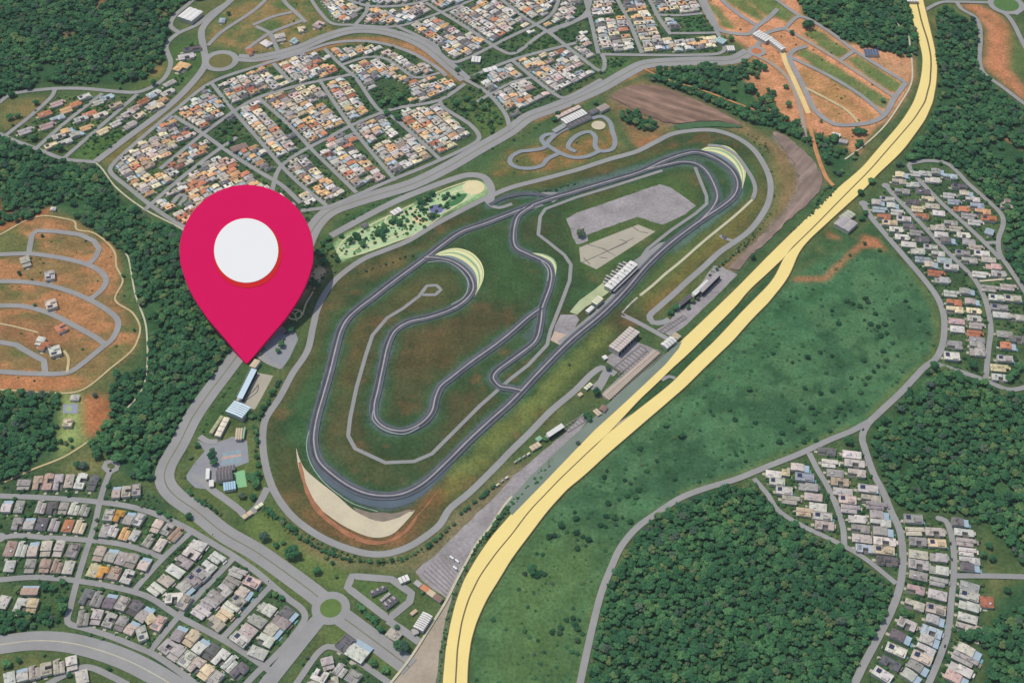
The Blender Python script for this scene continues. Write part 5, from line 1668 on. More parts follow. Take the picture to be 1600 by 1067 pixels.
bushes_in('verge_bushes', ['1340,268 1235,360 1140,455 1060,540 1066,534 1150,452 1250,352 1345,265', '1380,270 1250,400 1130,540 1060,610 990,675 1000,685 1130,556 1230,450 1300,360',
          '60,385 110,360 180,400 210,520 120,600 10,600 10,400', '320,60 400,10 470,0 480,40 430,80 360,85', '760,242 850,225 940,182 968,235 800,275',
          '330,560 300,640 260,730 285,760 330,690 375,620', '430,740 520,835 640,850 560,880 440,800', '1500,40 1525,60 1525,100 1500,80', '1105,0 1240,0 1420,130 1350,230 1180,120'], 15, .8, 2.6, .18,
          'small bushes dotted along verges and bare lots', 'bushes')
bushes_in('park_bushes', ['520,400 545,372 690,302 718,294 720,310 660,358 545,402', '455,470 470,400 505,382 520,420 480,470'], 7, 1.5, 4.4, .5, 'small round shrubs dotted over the pale park lawn', 'bushes')
bushes_in('highway_hedge', ['1310,300 1225,375 1130,470 1075,525 1082,530 1140,478 1240,378 1318,305', '860,716 790,795 740,860 712,915 718,918 748,872 800,805 868,722',
          '708,925 697,965 690,1000 684,1070 694,1070 698,1000 706,960 716,925'], 4.6, 1.3, 3.2, .75, 'dark hedge bushes along the upper side of the highway', 'hedge')
bushes_in('bend_bushes', ['1178,238 1196,262 1206,300 1190,345 1150,390 1110,425 1100,440 1118,424 1158,390 1200,348 1214,300 1204,258 1185,234', '1160,206 1180,225 1196,245 1210,235 1186,214'],
          6.5, 1.2, 2.8, .55, 'dark bushes along the outside of the perimeter road at the far end', 'bushes')
bushes_in('boulevard_bushes', ['520,345 560,325 640,298 690,283 690,290 640,310 560,345 525,368', '352,600 372,570 378,575 350,620 320,675 300,690 310,665', '470,470 500,410 530,375 520,372 490,395 470,420 460,450',
          '700,262 745,232 800,212 850,190 850,196 800,222 745,245 705,272', '800,190 870,160 960,122 1000,110 1000,114 960,130 870,168 800,200'], 7, 1.2, 3.4, .4, 'bushes on the grass strips beside the boulevard', 'bushes')
bushes_in('ring_hedge', ['405,786 430,800 470,830 510,850 560,868 600,874 640,866 690,836 692,842 645,874 600,884 555,878 505,862 460,840 425,814 404,797', '560,940 600,985 604,982 566,938', '290,768 345,806 352,804 296,762', '245,800 275,812 300,806 300,812 280,822 250,808'],
          5, 1.2, 3.4, .5, 'dark hedge bushes along the outside of the near perimeter road', 'hedge')
bushes_in('square_bushes', ['584,138 625,136 642,150 626,178 600,180 588,160', '332,208 352,190 372,208 386,224 366,240 344,226', '706,152 740,140 776,165 790,195 770,212 745,204', '818,72 862,60 880,66 836,84', '730,120 752,110 760,118 742,130', '1064,26 1098,24 1106,48 1078,50', '945,98 985,92 960,112'],
          6, 1.5, 5.5, .42, 'green crowns filling the small wooded squares between the houses', 'bushes')

# ------------------------------------------------------------------ single trees and shrubs
def tree_row(s, rad, step, place, end='left', group=None):
    """trees along a traced line"""
    p = resample([G(x, y, rad * .75) for x, y in PL(s)], .5)
    out, acc = [p[0]], 0
    for a, b in zip(p, p[1:]):
        acc += (b - a).length
        if acc >= .74 * step * random.uniform(.8, 1.25):
            out.append(b); acc = 0
    for i, q in enumerate(out[:20]):
        r = rad * random.uniform(.55, 1.2)
        root = thing('tree', f'small dark tree {ORD[i]} from {end} {place}', 'tree', (q.x + random.uniform(-1.5, 1.5), q.y + random.uniform(-1.5, 1.5), 0), random.uniform(0, 6.28), group)
        root.scale = (r, r, r * random.uniform(.85, 1.1))
        for nm, me in (('trunk', TRUNK_ME), ('crown', random.choice(CROWN_ME))):
            o = bpy.data.objects.new(nm, me)
            COL.objects.link(o)
            o.parent = root

gt = 'trees round the outside of the circuit'
tree_row('412,790 430,806 450,822 470,838 488,850', 5.0, 8.5, 'below the lowest bend, left stretch', group=gt)
tree_row('490,852 510,862 530,868 550,874', 4.2, 7.5, 'below the lowest bend, middle stretch', group=gt)
tree_row('562,876 590,877 620,874 640,868', 3.6, 8, 'below the lowest bend, right stretch', group=gt)
tree_row('646,864 670,850 692,832 712,812', 4.0, 9, 'along the road up to the truck yard', group=gt)
tree_row('722,800 745,780 760,768 775,752', 3.6, 9, 'in the hedge along the truck lane', group=gt)
tree_row('742,856 760,836 778,812 795,790', 3.8, 9, 'beside the path along the highway', group=gt)
tree_row('404,652 414,634 424,616 434,598 440,588', 4.8, 8.5, 'left of the perimeter road beside the plaza', 'the bottom', gt)
tree_row('398,668 401,690 400,712 404,726', 4.2, 9, 'between forecourt and perimeter road', 'the top', gt)
tree_row('388,646 396,650 404,648', 5.5, 8, 'behind the pale blue hall', group=gt)
tree_row('294,768 310,780 326,790 342,800', 4.8, 9, 'on the verge below the forecourt', group=gt)
tree_row('250,800 262,806 272,812', 4.2, 8, 'on the verge above the lower houses', group=gt)
tree_row('388,740 396,748 400,758 398,736 404,746', 7.0, 8, 'in the clump beside the green court', group=gt)
tree_row('560,945 572,958 584,970 594,980', 5.0, 8, 'in the hedge right of the roundabout', group=gt)
tree_row('1120,420 1134,408 1150,395 1168,380 1182,366', 3.0, 10, 'along the wall right of the long grandstand', group=gt)
tree_row('836,300 850,296 868,296 880,290 905,285', 2.8, 12, 'in the thin line above the upper straight', group=gt)
tree_row('560,425 585,418 608,410 630,402 650,396', 2.4, 16, 'on the slope above the left straight', group=gt)
tree_row('1306,296 1292,310 1276,326 1258,342 1240,358 1222,374', 3.0, 10, 'along the upper highway verge', 'the right', gt)
tree_row('1275,322 1286,300 1300,288', 3.0, 10, 'beside the end of the tan dirt road', group=gt)

gp = 'trees of the park'
for x, y, r, d in ((548, 375, 7, 'clump at the lower end of the park path'), (556, 368, 7, 'dark clump, second in the lower park'), (566, 380, 8, 'wide dark crown in the lower park'), (560, 372, 6, 'rounded crown in the lower clump'),
                   (594, 362, 9, 'broad crown in the middle of the park'), (600, 355, 8, 'light green crown in the middle of the park'), (588, 364, 6, 'dark crown left of the light green one'), (598, 370, 6, 'dark crown below the light green one'),
                   (617, 342, 8, 'broad crown below the white pavilion'), (624, 348, 7, 'dark crown right of the white pavilion clump'), (612, 346, 6, 'small crown left of the pavilion clump'), (630, 339, 4, 'little crown right of the pavilion'),
                   (660, 315, 7, 'dark crown on the long upper lawn edge'), (668, 308, 8, 'wide crown near the purple surface'), (655, 312, 6, 'dark crown left of the wide upper one'), (676, 302, 6, 'light crown above the purple surface'),
                   (658, 325, 6, 'round crown left of the purple surface'), (672, 338, 6, 'round crown below the purple surface'), (698, 322, 5, 'crown right of the purple surface'), (694, 307, 6, 'crown left of the dark lawn'),
                   (700, 303, 5, 'crown at the top of the dark lawn'), (568, 353, 4, 'crown beside the dark shelter'), (533, 368, 5, 'crown at the park corner near the road'), (515, 385, 8, 'large crown at the lower park tip'),
                   (500, 395, 9, 'large crown beside the pin edge'), (507, 408, 8, 'crown above the sandy clearing'), (495, 410, 7, 'crown left of the clearing'), (491, 442, 8, 'crown below the sandy clearing'),
                   (497, 445, 6, 'second crown below the sandy clearing'), (487, 420, 6, 'crown between pin and clearing'), (520, 395, 7, 'crown right of the lower park tip'), (512, 372, 6, 'crown above the lower park tip'),
                   (505, 380, 6, 'small crown between road and park tip'), (478, 447, 5, 'crown beside the garden path'), (526, 404, 6, 'crown at the orange edge of the lawn')):
    tree(x, y, r, 'park tree, ' + d, gp)
gl = 'single trees'
for x, y, r, d in ((457, 861, 12, 'largest round tree below the lowest bend of the circuit'), (495, 891, 7, 'bright green round tree above the lower roundabout'), (412, 838, 8.5, 'dark tree left of the largest round one'),
                   (431, 851, 5, 'small dark tree just left of the largest round one'), (442, 847, 4, 'tiny tree above the largest round one'), (509, 869, 4.5, 'small tree below the hedge of the lowest bend'),
                   (519, 879, 3.5, 'lone small tree on the grass above the hexagonal road'), (525, 900, 3, 'tiny tree left of the hexagonal loop road'), (620, 979, 4, 'small tree at the junction below the hexagonal loop'),
                   (630, 1010, 9, 'broad tree at the edge of the dirt yard'), (622, 1006, 7, 'tree left of the broad tree at the dirt yard'), (596, 984, 5, 'tree at the lower end of the roundabout hedge'),
                   (543, 1026, 3, 'small dark tree on the street below the large hall'), (480, 1027, 3, 'tiny tree on the verge of the roundabout road'), (473, 1036, 2.6, 'tiny dark tree lower on the roundabout road verge'),
                   (660, 925, 3, 'tiny dark tree beside the truck yard sheds'), (583, 1035, 6, 'tree on the triangular lawn below the large hall'), (602, 1046, 6, 'lower tree on the triangular lawn'),
                   (907, 364, 9, 'lone dark tree in the corner of the grey paved lot'), (1048, 487, 6, 'tree at the lower end of the long grandstand'), (1056, 480, 7, 'wide tree beside the grandstand end'),
                   (1090, 466, 4, 'dark round tree in front of the grandstand'), (1100, 453, 3.2, 'lone round tree on the grandstand parking strip'), (1075, 480, 4.5, 'double crowned tree on the parking strip'),
                   (1082, 470, 5, 'tree in the gap of the long grandstand'), (1176, 401, 6, 'round tree on the brown strip beside the highway'), (889, 569, 3, 'lone shrubby tree on the grass slope below the straight'),
                   (932, 612, 7, 'dark green square clump beside the brown roofed hut'), (917, 648, 7, 'dark clump left of the brown roofed hut'), (921, 655, 5, 'second dark crown left of the hut'),
                   (950, 575, 5, 'dark tree at the corner of the grey hall lot'), (852, 685, 5, 'tree beside the green roofed hut'), (903, 692, 4, 'tree at the end of the long parking strip'),
                   (1064, 678, 7, 'largest round tree in the green field near the highway'), (1040, 663, 5, 'round tree left of the largest field tree'), (1170, 605, 6, 'dark tree in the upper green field'),
                   (876, 819, 6, 'dark tree in the field beside the highway bend'), (830, 887, 7, 'pale dome tree in the lower field'), (832, 895, 5, 'dark tree below the pale dome tree'),
                   (1340, 204, 10, 'broad green tree on the red soil by the highway'), (1350, 205, 9, 'right half of the tree pair by the highway'), (1262, 40, 10, 'dark tree clump above the green lots'),
                   (1237, 51, 6, 'dark tree left of the green lots'), (1258, 38, 8, 'second crown of the clump above the green lots'), (1268, 36, 7, 'third crown of the clump above the green lots'),
                   (1380, 156, 6, 'lone dark tree at the end of the long green lot'), (1283, 189, 4, 'tiny tree above the farm sheds'), (1240, 193, 6, 'flat dark tree on orange soil'),
                   (1232, 163, 7, 'dark tree beside the yellow side road'), (1228, 135, 6, 'upper dark tree beside the yellow side road'), (1208, 145, 7, 'dark tree at the edge of the scrub wood'),
                   (56, 160, 7, 'dark tree on the brown meadow at upper left'), (15, 182, 8, 'dark tree at the left edge meadow'), (27, 180, 7, 'right tree of the left edge pair'), (52, 216, 7, 'dark tree in the lowest upper left garden'),
                   (93, 231, 8, 'dark tree by the lower upper left street'), (148, 219, 5, 'small tree beside the green upper left lot'), (172, 228, 4, 'tiny tree on the green upper left lot'),
                   (357, 21, 5, 'dark tree in the upper meadow'), (298, 68, 6, 'dark tree above the long dark roof'), (240, 130, 7, 'dark tree on the meadow edge at upper left'), (187, 137, 4, 'tiny tree above the upper left street'),
                   (66, 368, 3.5, 'lone tree on the loop of the red subdivision'), (30, 427, 4, 'lone tree beside the upper house of the red subdivision'), (54, 476, 3.5, 'tiny tree left of the beige house'),
                   (192, 430, 4, 'tree at the eastern path of the red subdivision'), (209, 515, 3, 'lone tree on the eastern verge of the red subdivision'), (148, 617, 5, 'tree on top of the red soil slope'),
                   (95, 690, 4, 'left tree of the small lawn group'), (103, 692, 4, 'middle tree of the small lawn group'), (110, 686, 4, 'upper tree of the small lawn group'),
                   (112, 697, 3.5, 'lowest tree of the small lawn group'), (120, 725, 7, 'dark tree beside the dirt track end'), (130, 727, 7, 'right dark tree beside the dirt track end'),
                   (308, 695, 5, 'tree on the verge of the forecourt entrance'), (297, 714, 4, 'lower tree on the forecourt verge'), (330, 712, 7, 'tall dark tree on the forecourt island'), (334, 722, 6, 'lower dark tree on the forecourt island'),
                   (332, 704, 5, 'upper dark tree on the forecourt island'), (378, 774, 6, 'dark tree below the pale blue roofed building'), (395, 776, 6, 'tree at the bend of the joining road'),
                   (440, 538, 6, 'dark tree in the middle of the car park by the pin'), (434, 548, 5, 'lower tree in the car park by the pin'), (452, 514, 7, 'dark tree at the top of the car park'),
                   (410, 545, 5, 'tree between pin and car park'), (414, 535, 5, 'upper tree between pin and car park'), (406, 552, 4, 'lower tree between pin and car park'),
                   (715, 108, 6, 'dark tree at the wooded crossroads'), (740, 122, 8, 'dark tree on the roundabout triangle'), (748, 118, 7, 'right dark tree on the roundabout triangle'), (733, 136, 5, 'small tree below the crossroads'),
                   (724, 168, 7, 'tree in the wooded square of the middle quarter'), (740, 162, 7, 'upper right tree of the wooded square'), (728, 154, 7, 'topmost tree of the wooded square'), (745, 178, 6, 'lower tree of the wooded square'),
                   (712, 160, 8, 'left tree of the wooded square'), (765, 190, 6, 'right tree of the wooded square'), (756, 168, 7, 'eastern tree of the wooded square'), (752, 188, 5, 'lowest tree of the wooded square'),
                   (606, 155, 8, 'tree in the little park of the middle quarter'), (616, 160, 9, 'wide tree in the little park'), (598, 160, 7, 'left tree in the little park'), (624, 150, 8, 'upper tree in the little park'), (604, 175, 7, 'tree below the little park'), (622, 182, 8, 'dark tree at the little park corner'),
                   (350, 205, 6, 'tree beside the middle quarter playground'), (360, 220, 6, 'lower tree beside the playground'), (365, 190, 5, 'upper tree beside the playground'),
                   (866, 185, 7, 'dark tree beside the kart club roof'), (872, 178, 6, 'upper dark tree beside the kart club'), (930, 160, 6, 'dark tree above the kart club'), (896, 165, 4, 'small tree above the long kart club roof'),
                   (1346, 72, 5, 'tree beside the blue roofed shed'), (1180, 98, 6, 'dark tree below the small roundabout'), (1142, 60, 7, 'dark tree above the far quarter corner'), (1130, 58, 6, 'left dark tree above the far quarter corner'),
                   (1090, 62, 6, 'dark tree in the far quarter corner garden'), (1058, 58, 6, 'left tree in the far quarter garden'), (1362, 282, 8, 'dark tree between the highway and the right quarter'), (1345, 300, 7, 'dark tree above the turning circle'),
                   (1346, 340, 7, 'dark tree below the pale grey hall'), (1352, 332, 6, 'tree right of the pale grey hall'), (1374, 390, 4, 'round tree on the orange soil track'), (1351, 380, 4, 'tree on the orange soil patch'), (1328, 398, 3.4, 'small dark tree on the orange track'),
                   (1585, 582, 9, 'large dark tree beside the lowest right quarter house'), (1578, 590, 8, 'lower dark tree beside the right quarter edge'), (1592, 572, 8, 'upper dark tree beside the right quarter edge'),
                   (1325, 688, 8, 'dark tree at the fork of the winding road'), (1520, 570, 8, 'tree on the lawn of the lower right quarter corner'), (1518, 564, 5, 'upper tree on the corner lawn'),
                   (1412, 958, 8, 'green tree between two houses beside the winding road'), (1536, 866, 6, 'tree right of the hooked street row'), (1545, 852, 6, 'upper tree right of the hooked street row'), (1550, 872, 6, 'outer tree right of the hooked street row'),
                   (97, 908, 6, 'dark tree at the lower left street corner'), (98, 950, 8, 'dark tree at the edge of the red patch'), (96, 940, 7, 'upper dark tree beside the red patch'), (28, 920, 6, 'tree left of the tan house'), (70, 915, 7, 'dark tree right of the tan house'), (82, 918, 6, 'second dark tree right of the tan house'),
                   (10, 1036, 7, 'round dark tree inside the corner lawn'), (29, 1031, 4.5, 'smaller round tree inside the corner lawn'), (68, 1022, 3.5, 'tiny tree on the curved avenue verge'), (170, 1044, 3.5, 'tiny tree below the curved avenue'), (108, 1054, 4, 'tree on the corner loop street'),
                   (151, 812, 3.5, 'tiny tree on the crossroad street'), (150, 826, 3.5, 'lower tiny tree on the crossroad street'), (295, 806, 6, 'tree on the verge where boulevard and street meet'), (440, 933, 5, 'tree in the garden corner left of the roundabout'), (430, 928, 5, 'left tree in the garden corner near the roundabout')):
    tree(x, y, r, d, gl)
gs = 'dark shrubs of the scrub field'
SH = []
for x, y in PL('1208,552 1238,566 1262,558 1282,550 1300,556 1258,606 1282,614 1300,610 1240,640 1268,636 1273,646 1278,642 1308,643 1344,612 1352,600 1356,590 1330,590 1365,580 1385,562 1372,572 1402,555 1380,548 1350,562 '
             '1312,636 1318,628 1328,640 1305,650 1320,648 1272,660 1254,668 1246,674 1262,682 1232,656 1218,690 1240,660 1222,676 1275,688 1256,690 1296,672 1310,660 1180,660 1160,705 1150,710 1165,720 1190,695 1148,655 1140,640 1110,642 '
             '1322,470 1332,474 1344,478 1356,472 1368,490 1372,510 1376,524 1360,506 1382,506 1396,500 1385,520 1310,505 1350,500 1415,470 1420,480 1300,485 1270,452 1324,470 1352,466 1436,500 1450,520 1395,535 1440,536 '
             '948,735 944,745 985,755 976,750 990,770 993,775 950,786 967,780 980,774 998,765 1010,735 1054,748 1026,720 1000,700 950,808 946,806 960,808 972,808 985,815 898,800 900,810 910,838 938,820 946,822 962,818 900,832 915,852 920,843 902,856 '
             '858,838 866,836 845,894 850,896 838,898 820,896 885,968 895,966 905,968 898,975 876,980 862,988 874,988 902,982 902,1000 820,985 840,1000 850,1018 910,990'):
    SH.append((x, y))
for i, (x, y) in enumerate(SH):
    shrub(x, y, random.uniform(2.8, 5.8), 'small dark round shrub standing loose in the wide green scrub field', gs)

# ------------------------------------------------------------------ buildings beside the circuit
M_white = mat('white_roof', (226, 222, 214), .1, .06, .7)
M_greyroof = mat('grey_roof', (176, 168, 164), .1, .12, .7)
M_blueroof = mat('ice_blue_roof', (206, 226, 232), .1, .05, .6)
M_darkroof = mat('dark_roof', (104, 98, 102), .1, .16, .8)
M_brownroof = mat('brown_roof', (140, 114, 102), .1, .12, .8)
M_tanroof = mat('tan_roof', (206, 186, 152), .1, .08, .8)
M_creamroof = mat('cream_roof', (226, 224, 186), .1, .06, .8)
M_greenroof = mat('green_roof', (140, 180, 146), .1, .1, .8)
M_bluepanel = mat('steel_blue_roof', (84, 96, 122), .1, .12, .6)
M_terra = mat('terracotta_roof', (204, 134, 98), .1, .12, .8)
M_bwall = mat('building_wall', (190, 184, 172), .1, .1)
M_darkwall = mat('dark_opening', (52, 52, 54), .1, .2)
M_rib = mat('roof_rib', (150, 146, 140), .1, .1)

def building(name, label, cat, quad, h, roof, gable=0.0, ribs=0, vents=0, open_side=None, wall=None, group=None, seam=False):
    """quad: roof corners traced at roof height; first edge is the long side nearest the viewer's right"""
    q = [G(x, y, h) for x, y in PL(quad)]
    c = sum(q, Vector()) / 4
    u = ((q[1] - q[0]) + (q[2] - q[3]))
    L_ = u.length / 2
    u.normalize()
    w_ = Vector((-u.y, u.x, 0))
    D = (((q[3] - q[0]) + (q[2] - q[1])) / 2)
    W_ = abs(D.dot(w_))
    root = thing(name, label, cat, (c.x, c.y, 0), math.atan2(u.y, u.x), group)
    a, b = L_ / 2, W_ / 2
    m = MB(); m.box(-a + .5, a - .5, -b + .5, b - .5, 0, h - .05)
    m.build('walls', wall or M_bwall, root)
    r = MB()
    if gable > 0:
        n = max(1, int(round(1 if not seam else seam)))
        for k in range(n):
            y0, y1 = -b + 2 * b * k / n, -b + 2 * b * (k + 1) / n
            ym = (y0 + y1) / 2
            v = [(-a, y0, h), (a, y0, h), (a, ym, h + gable), (-a, ym, h + gable), (a, y1, h), (-a, y1, h)]
            r.add(v, [(0, 1, 2, 3), (3, 2, 4, 5), (0, 3, 5), (1, 4, 2), (5, 4, 1, 0)])
    else:
        r.box(-a, a, -b, b, h, h + .6)
    ro = r.build('roof', roof, root)
    top = h + (.6 if gable <= 0 else 0)
    if ribs:
        for k in range(1, ribs):
            x = -a + 2 * a * k / ribs
            m = MB()
            if gable > 0 and not seam:
                for s in (-1, 1):
                    v = [(x - .4, s * b, h + .08), (x + .4, s * b, h + .08), (x + .4, 0, h + gable + .12), (x - .4, 0, h + gable + .12), ]
                    m.add(v + [(p[0], p[1], p[2] + .25) for p in v], [(4, 5, 6, 7), (0, 1, 5, 4), (1, 2, 6, 5), (2, 3, 7, 6), (3, 0, 4, 7), (3, 2, 1, 0)])
            else:
                m.box(x - .35, x + .35, -b + .1, b - .1, top + .02, top + .4)
            m.build('roof_rib', M_rib, ro)
    for k in range(vents):
        m = MB()
        x = -a + 2 * a * (k + .5) / vents
        m.box(x - 1.2, x + 1.2, -.9, .9, top + gable * .6, top + gable + 1.3)
        m.build('roof_vent', M_greyroof, ro)
    if open_side:
        s = -1 if open_side == 'near' else 1
        n = max(3, int(L_ / 7))
        for k in range(n):
            x0 = -a + .8 + (L_ - 1.6) * k / n
            m = MB()
            y = s * (b - .5)
            m.box(x0 + .5, x0 + (L_ - 1.6) / n - .5, min(y, y + s * .12), max(y, y + s * .12), .4, h * .72)
            m.build('garage_door', M_darkwall, root)
    return root, a, b

pit, a, b = building('pit_building', 'long white roofed pit building on the main straight', 'pit building', '955,453 996,414 986,406 944,446', 9, M_white, 1.2, 9, 4, 'near')
for k in range(9):
    m = MB()
    x = -a + 9 + (2 * a - 10) * k / 9
    mono(m, x, x + (2 * a - 10) / 9 * .5, b + .4, b + 9 + (k * 37 % 5), 5.6, 4.6, .3)
    m.build('awning', M_greyroof, pit)
    m = MB()
    for px_, py_ in ((x + .4, b + 8.6 + (k * 37 % 5)), (x + (2 * a - 10) / 9 * .46, b + 8.6 + (k * 37 % 5))):
        m.tube((px_, py_, 0), (px_, py_, 4.7), .18, .18, 6)
    m.build('awning_posts', M_rib, pit)
m = MB(); m.box(-a + 2, a - 2, -b - 3.5, -b + .45, 5.0, 5.4); m.build('balcony', M_greyroof, pit)
building('race_control', 'pale cream roofed race control block beside the pit road', 'building', '932,477 943,467 934,462 924,471', 8, M_creamroof, 0, 4)
building('race_office', 'small white roofed office below the cream race control block', 'building', '919,489 929,481 924,477 915,485', 6, M_white, .8, 0)
hall, a, b = building('hospitality_hall', 'large beige panelled hall in the striped parking lot', 'hall', '965,550 1000,521 984,508 953,541', 11, mat('panel_roof', (206, 192, 182), .1, .08), 0, 10, 0, 'near')
m = MB(); m.box(-a + .3, a - .3, -.35, .35, 11.62, 12.0); m.build('roof_rib', M_rib, hall)
tent, a, b = building('ticket_pavilion', 'white tent roofed pavilion at the highway gate', 'pavilion', '1040,546 1057,533 1048,524 1034,536', 6, M_white, 2.5, 4)
building('gate_house', 'small beige gate house beside the white pavilion', 'gate house', '1058,531 1064,526 1056,519 1050,524', 4.5, M_tanroof, 0, 3)

def stand(name, label, quad, h, steps_, roof_mat, canopy=True, group=None):
    """a spectator stand: stepped seating under a canopy, back wall to the viewer's side"""
    q = [G(x, y, h) for x, y in PL(quad)]
    c = sum(q, Vector()) / 4
    u = (q[1] - q[0]) + (q[2] - q[3])
    L_ = u.length / 2
    u.normalize()
    w_ = Vector((-u.y, u.x, 0))
    W_ = abs((((q[3] - q[0]) + (q[2] - q[1])) / 2).dot(w_))
    root = thing(name, label, 'grandstand', (c.x, c.y, 0), math.atan2(u.y, u.x), group)
    a, b = L_ / 2, W_ / 2
    m = MB()
    for k in range(steps_):
        y1 = b - 2 * b * k / steps_
        m.box(-a, a, y1 - 2 * b / steps_, y1 - .02, 0, 1.0 + (h - 5) * k / steps_)
    m.build('seating', mat('stand_concrete', (178, 176, 172), .1, .12), root)
    m = MB(); m.box(-a, a, -b - .8, -b - .05, 0, h - .2); m.build('back_wall', M_darkwall, root)
    if canopy:
        m = MB(); mono(m, -a - .4, a + .4, -b - 1, b * .35, h, h + 1.6, .35); m.build('canopy', roof_mat, root)
        n = max(3, int(L_ / 9))
        for k in range(n + 1):
            x = -a + .5 + (2 * a - 1) * k / n
            m = MB(); m.tube((x, -b + .6, 0), (x, -b + .6, h), .3, .3, 6); m.build('column', M_rib, root)
    return root, a, b
stand('grandstand', 'long dark backed grandstand, upper half, beside the highway parking', '1096,458 1124,430 1119,425 1091,452', 9, 5, M_greyroof)
stand('grandstand', 'white roofed grandstand section in the middle of the long stand', '1085,462 1108,441 1102,436 1079,457', 9, 5, M_white)
stand('grandstand', 'short dark grandstand section at the lower end of the long stand', '1063,478 1081,464 1076,459 1058,473', 8, 5, M_darkroof)
stand('grandstand', 'dark curved looking grandstand with a white canopy on the long parking strip', '858,682 882,666 874,661 851,676', 8, 4, M_white)
building('hut', 'green roofed hut beside the dark grandstand', 'hut', '840,690 848,685 843,680 836,685', 4, M_greenroof, .8)
building('hut', 'beige roofed kiosk below the green roofed hut', 'hut', '832,704 847,695 840,690 826,698', 4, M_tanroof, .5, 3)
building('brown_hut', 'brown roofed hut beside the yellow carriageway', 'hut', '944,645 949,637 942,630 936,638', 5, M_brownroof, 1.2)
building('hut_annex', 'peach walled annex of the brown roofed hut', 'hut', '934,650 941,646 932,638 926,642', 3.5, M_tanroof, 0, 2)
building('kiosk', 'pale kiosk on the grass wedge of the access road', 'kiosk', '905,620 911,616 908,612 902,616', 3.5, M_tanroof, .7)
building('kiosk', 'cream long kiosk at the tip of the grass wedge', 'kiosk', '916,610 926,601 922,597 912,605', 3.5, M_creamroof, .7, 3)
building('kiosk', 'white hut at the left corner of the striped lot', 'kiosk', '944,562 950,559 946,554 940,557', 3.5, M_white, .6)
building('marshal_hut', 'small dark marshal hut on the stub road', 'hut', '1131,372 1135,370 1132,366 1128,368', 4, M_darkroof, .8)

for k, (x, y, mm) in enumerate(((806, 721, M_greyroof), (812, 717, M_greenroof), (819, 713, M_greyroof), (826, 709, M_creamroof), (778, 757, M_creamroof), (785, 751, M_greyroof), (792, 746, M_white))):
    d_ = ['grey kiosk, lowest of the row on the wedge by the long lot', 'green kiosk, second of the row on the wedge', 'grey kiosk, third of the row on the wedge', 'cream kiosk, top of the row on the wedge',
          'cream crate like hut at the edge of the bare lot', 'grey crate like hut in the middle of three by the bare lot', 'white crate like hut, highest of three by the bare lot'][k]
    building('kiosk', d_, 'kiosk', f'{x - 2},{y + 2.4} {x + 2.4},{y - 1} {x + 1},{y - 3} {x - 3.4},{y + .4}', 3.2, mm, .6)
# left of the circuit
lst, a, b = stand('long_stand', 'long pale blue roofed stand running down from the map pin', '377,625 399,580 391,574 368,619', 8, 4, M_blueroof)
for k in range(12):
    m = MB(); x = -a + 2 * a * (k + .5) / 12
    m.box(x - .8, x + .8, b * .36, b * .36 + 2.0, 8.2, 10.6)
    m.build('roof_fin', M_rib, lst)
building('annex', 'cream roofed block between the map pin and the long pale blue stand', 'building', '397,577 406,565 399,559 391,570', 7, M_tanroof, .6)
building('sports_hall', 'large ice blue roofed hall beside the boulevard', 'hall', '379,652 392,636 366,626 351,643', 10, M_blueroof, 1.2, 6)
building('long_shed', 'long cream roofed shed above the forecourt', 'shed', '343,683 359,654 350,650 336,679', 6, mat('cream_shed_roof', (234, 220, 194), .1, .06), .8, 4)
building('long_shed', 'olive roofed narrow shed left of the long cream one', 'shed', '331,678 349,651 345,648 327,675', 5, mat('olive_roof', (176, 174, 130), .1, .08), .6, 4)
building('shed', 'tan roofed shed at the top of the forecourt', 'shed', '369,686 379,686 378,668 367,669', 6, M_tanroof, .8, 3)
building('shed', 'narrow green roofed shed right of the tan one', 'shed', '380,685 383,685 382,667 379,667', 5, M_greenroof, .4)
ar, a, b = building('arena', 'dark grey gabled arena with a spiky row of canopies', 'arena', '337,752 365,746 361,733 338,735', 9, M_darkroof, 2.2, 5)
for k in range(6):
    m = MB()
    x0 = -a + 2 * (a + 2) * k / 6
    w2 = 2 * (a + 2) / 6
    v = [(x0, b + .5, 5), (x0 + w2, b + .5, 5), (x0 + w2, b + 9, 5), (x0, b + 9, 5), (x0 + w2 / 2, b + 4.6, 11)]
    m.add(v, [(0, 1, 4), (1, 2, 4), (2, 3, 4), (3, 0, 4), (3, 2, 1, 0)])
    m.build('canopy', M_greyroof, ar)
    m = MB()
    for px_ in (x0 + .6, x0 + w2 - .6):
        m.tube((px_, b + 8.4, 0), (px_, b + 8.4, 5.2), .2, .2, 6)
    m.build('canopy_posts', M_rib, ar)
building('pool_house', 'light blue roofed building with a peach edge below the arena', 'building', '351,766 370,763 366,751 347,754', 6, mat('sky_blue_roof', (166, 204, 222), .1, .05), .5, 5)
building('white_shed', 'narrow white shed left of the dark arena', 'shed', '322,748 329,748 326,731 321,732', 5, M_white, .6)
building('white_shed', 'small square white shed below the narrow white one', 'shed', '327,760 335,759 333,749 326,750', 4.5, M_white, .5)
building('gate_shed', 'pale roofed gate shed at the road bend below the forecourt', 'shed', '381,811 396,801 391,797 377,806', 4, M_tanroof, .5, 2)
building('gate_shed', 'small cream shed on the road up to the perimeter road', 'shed', '400,796 412,788 409,784 397,792', 4, M_creamroof, .5, 2)

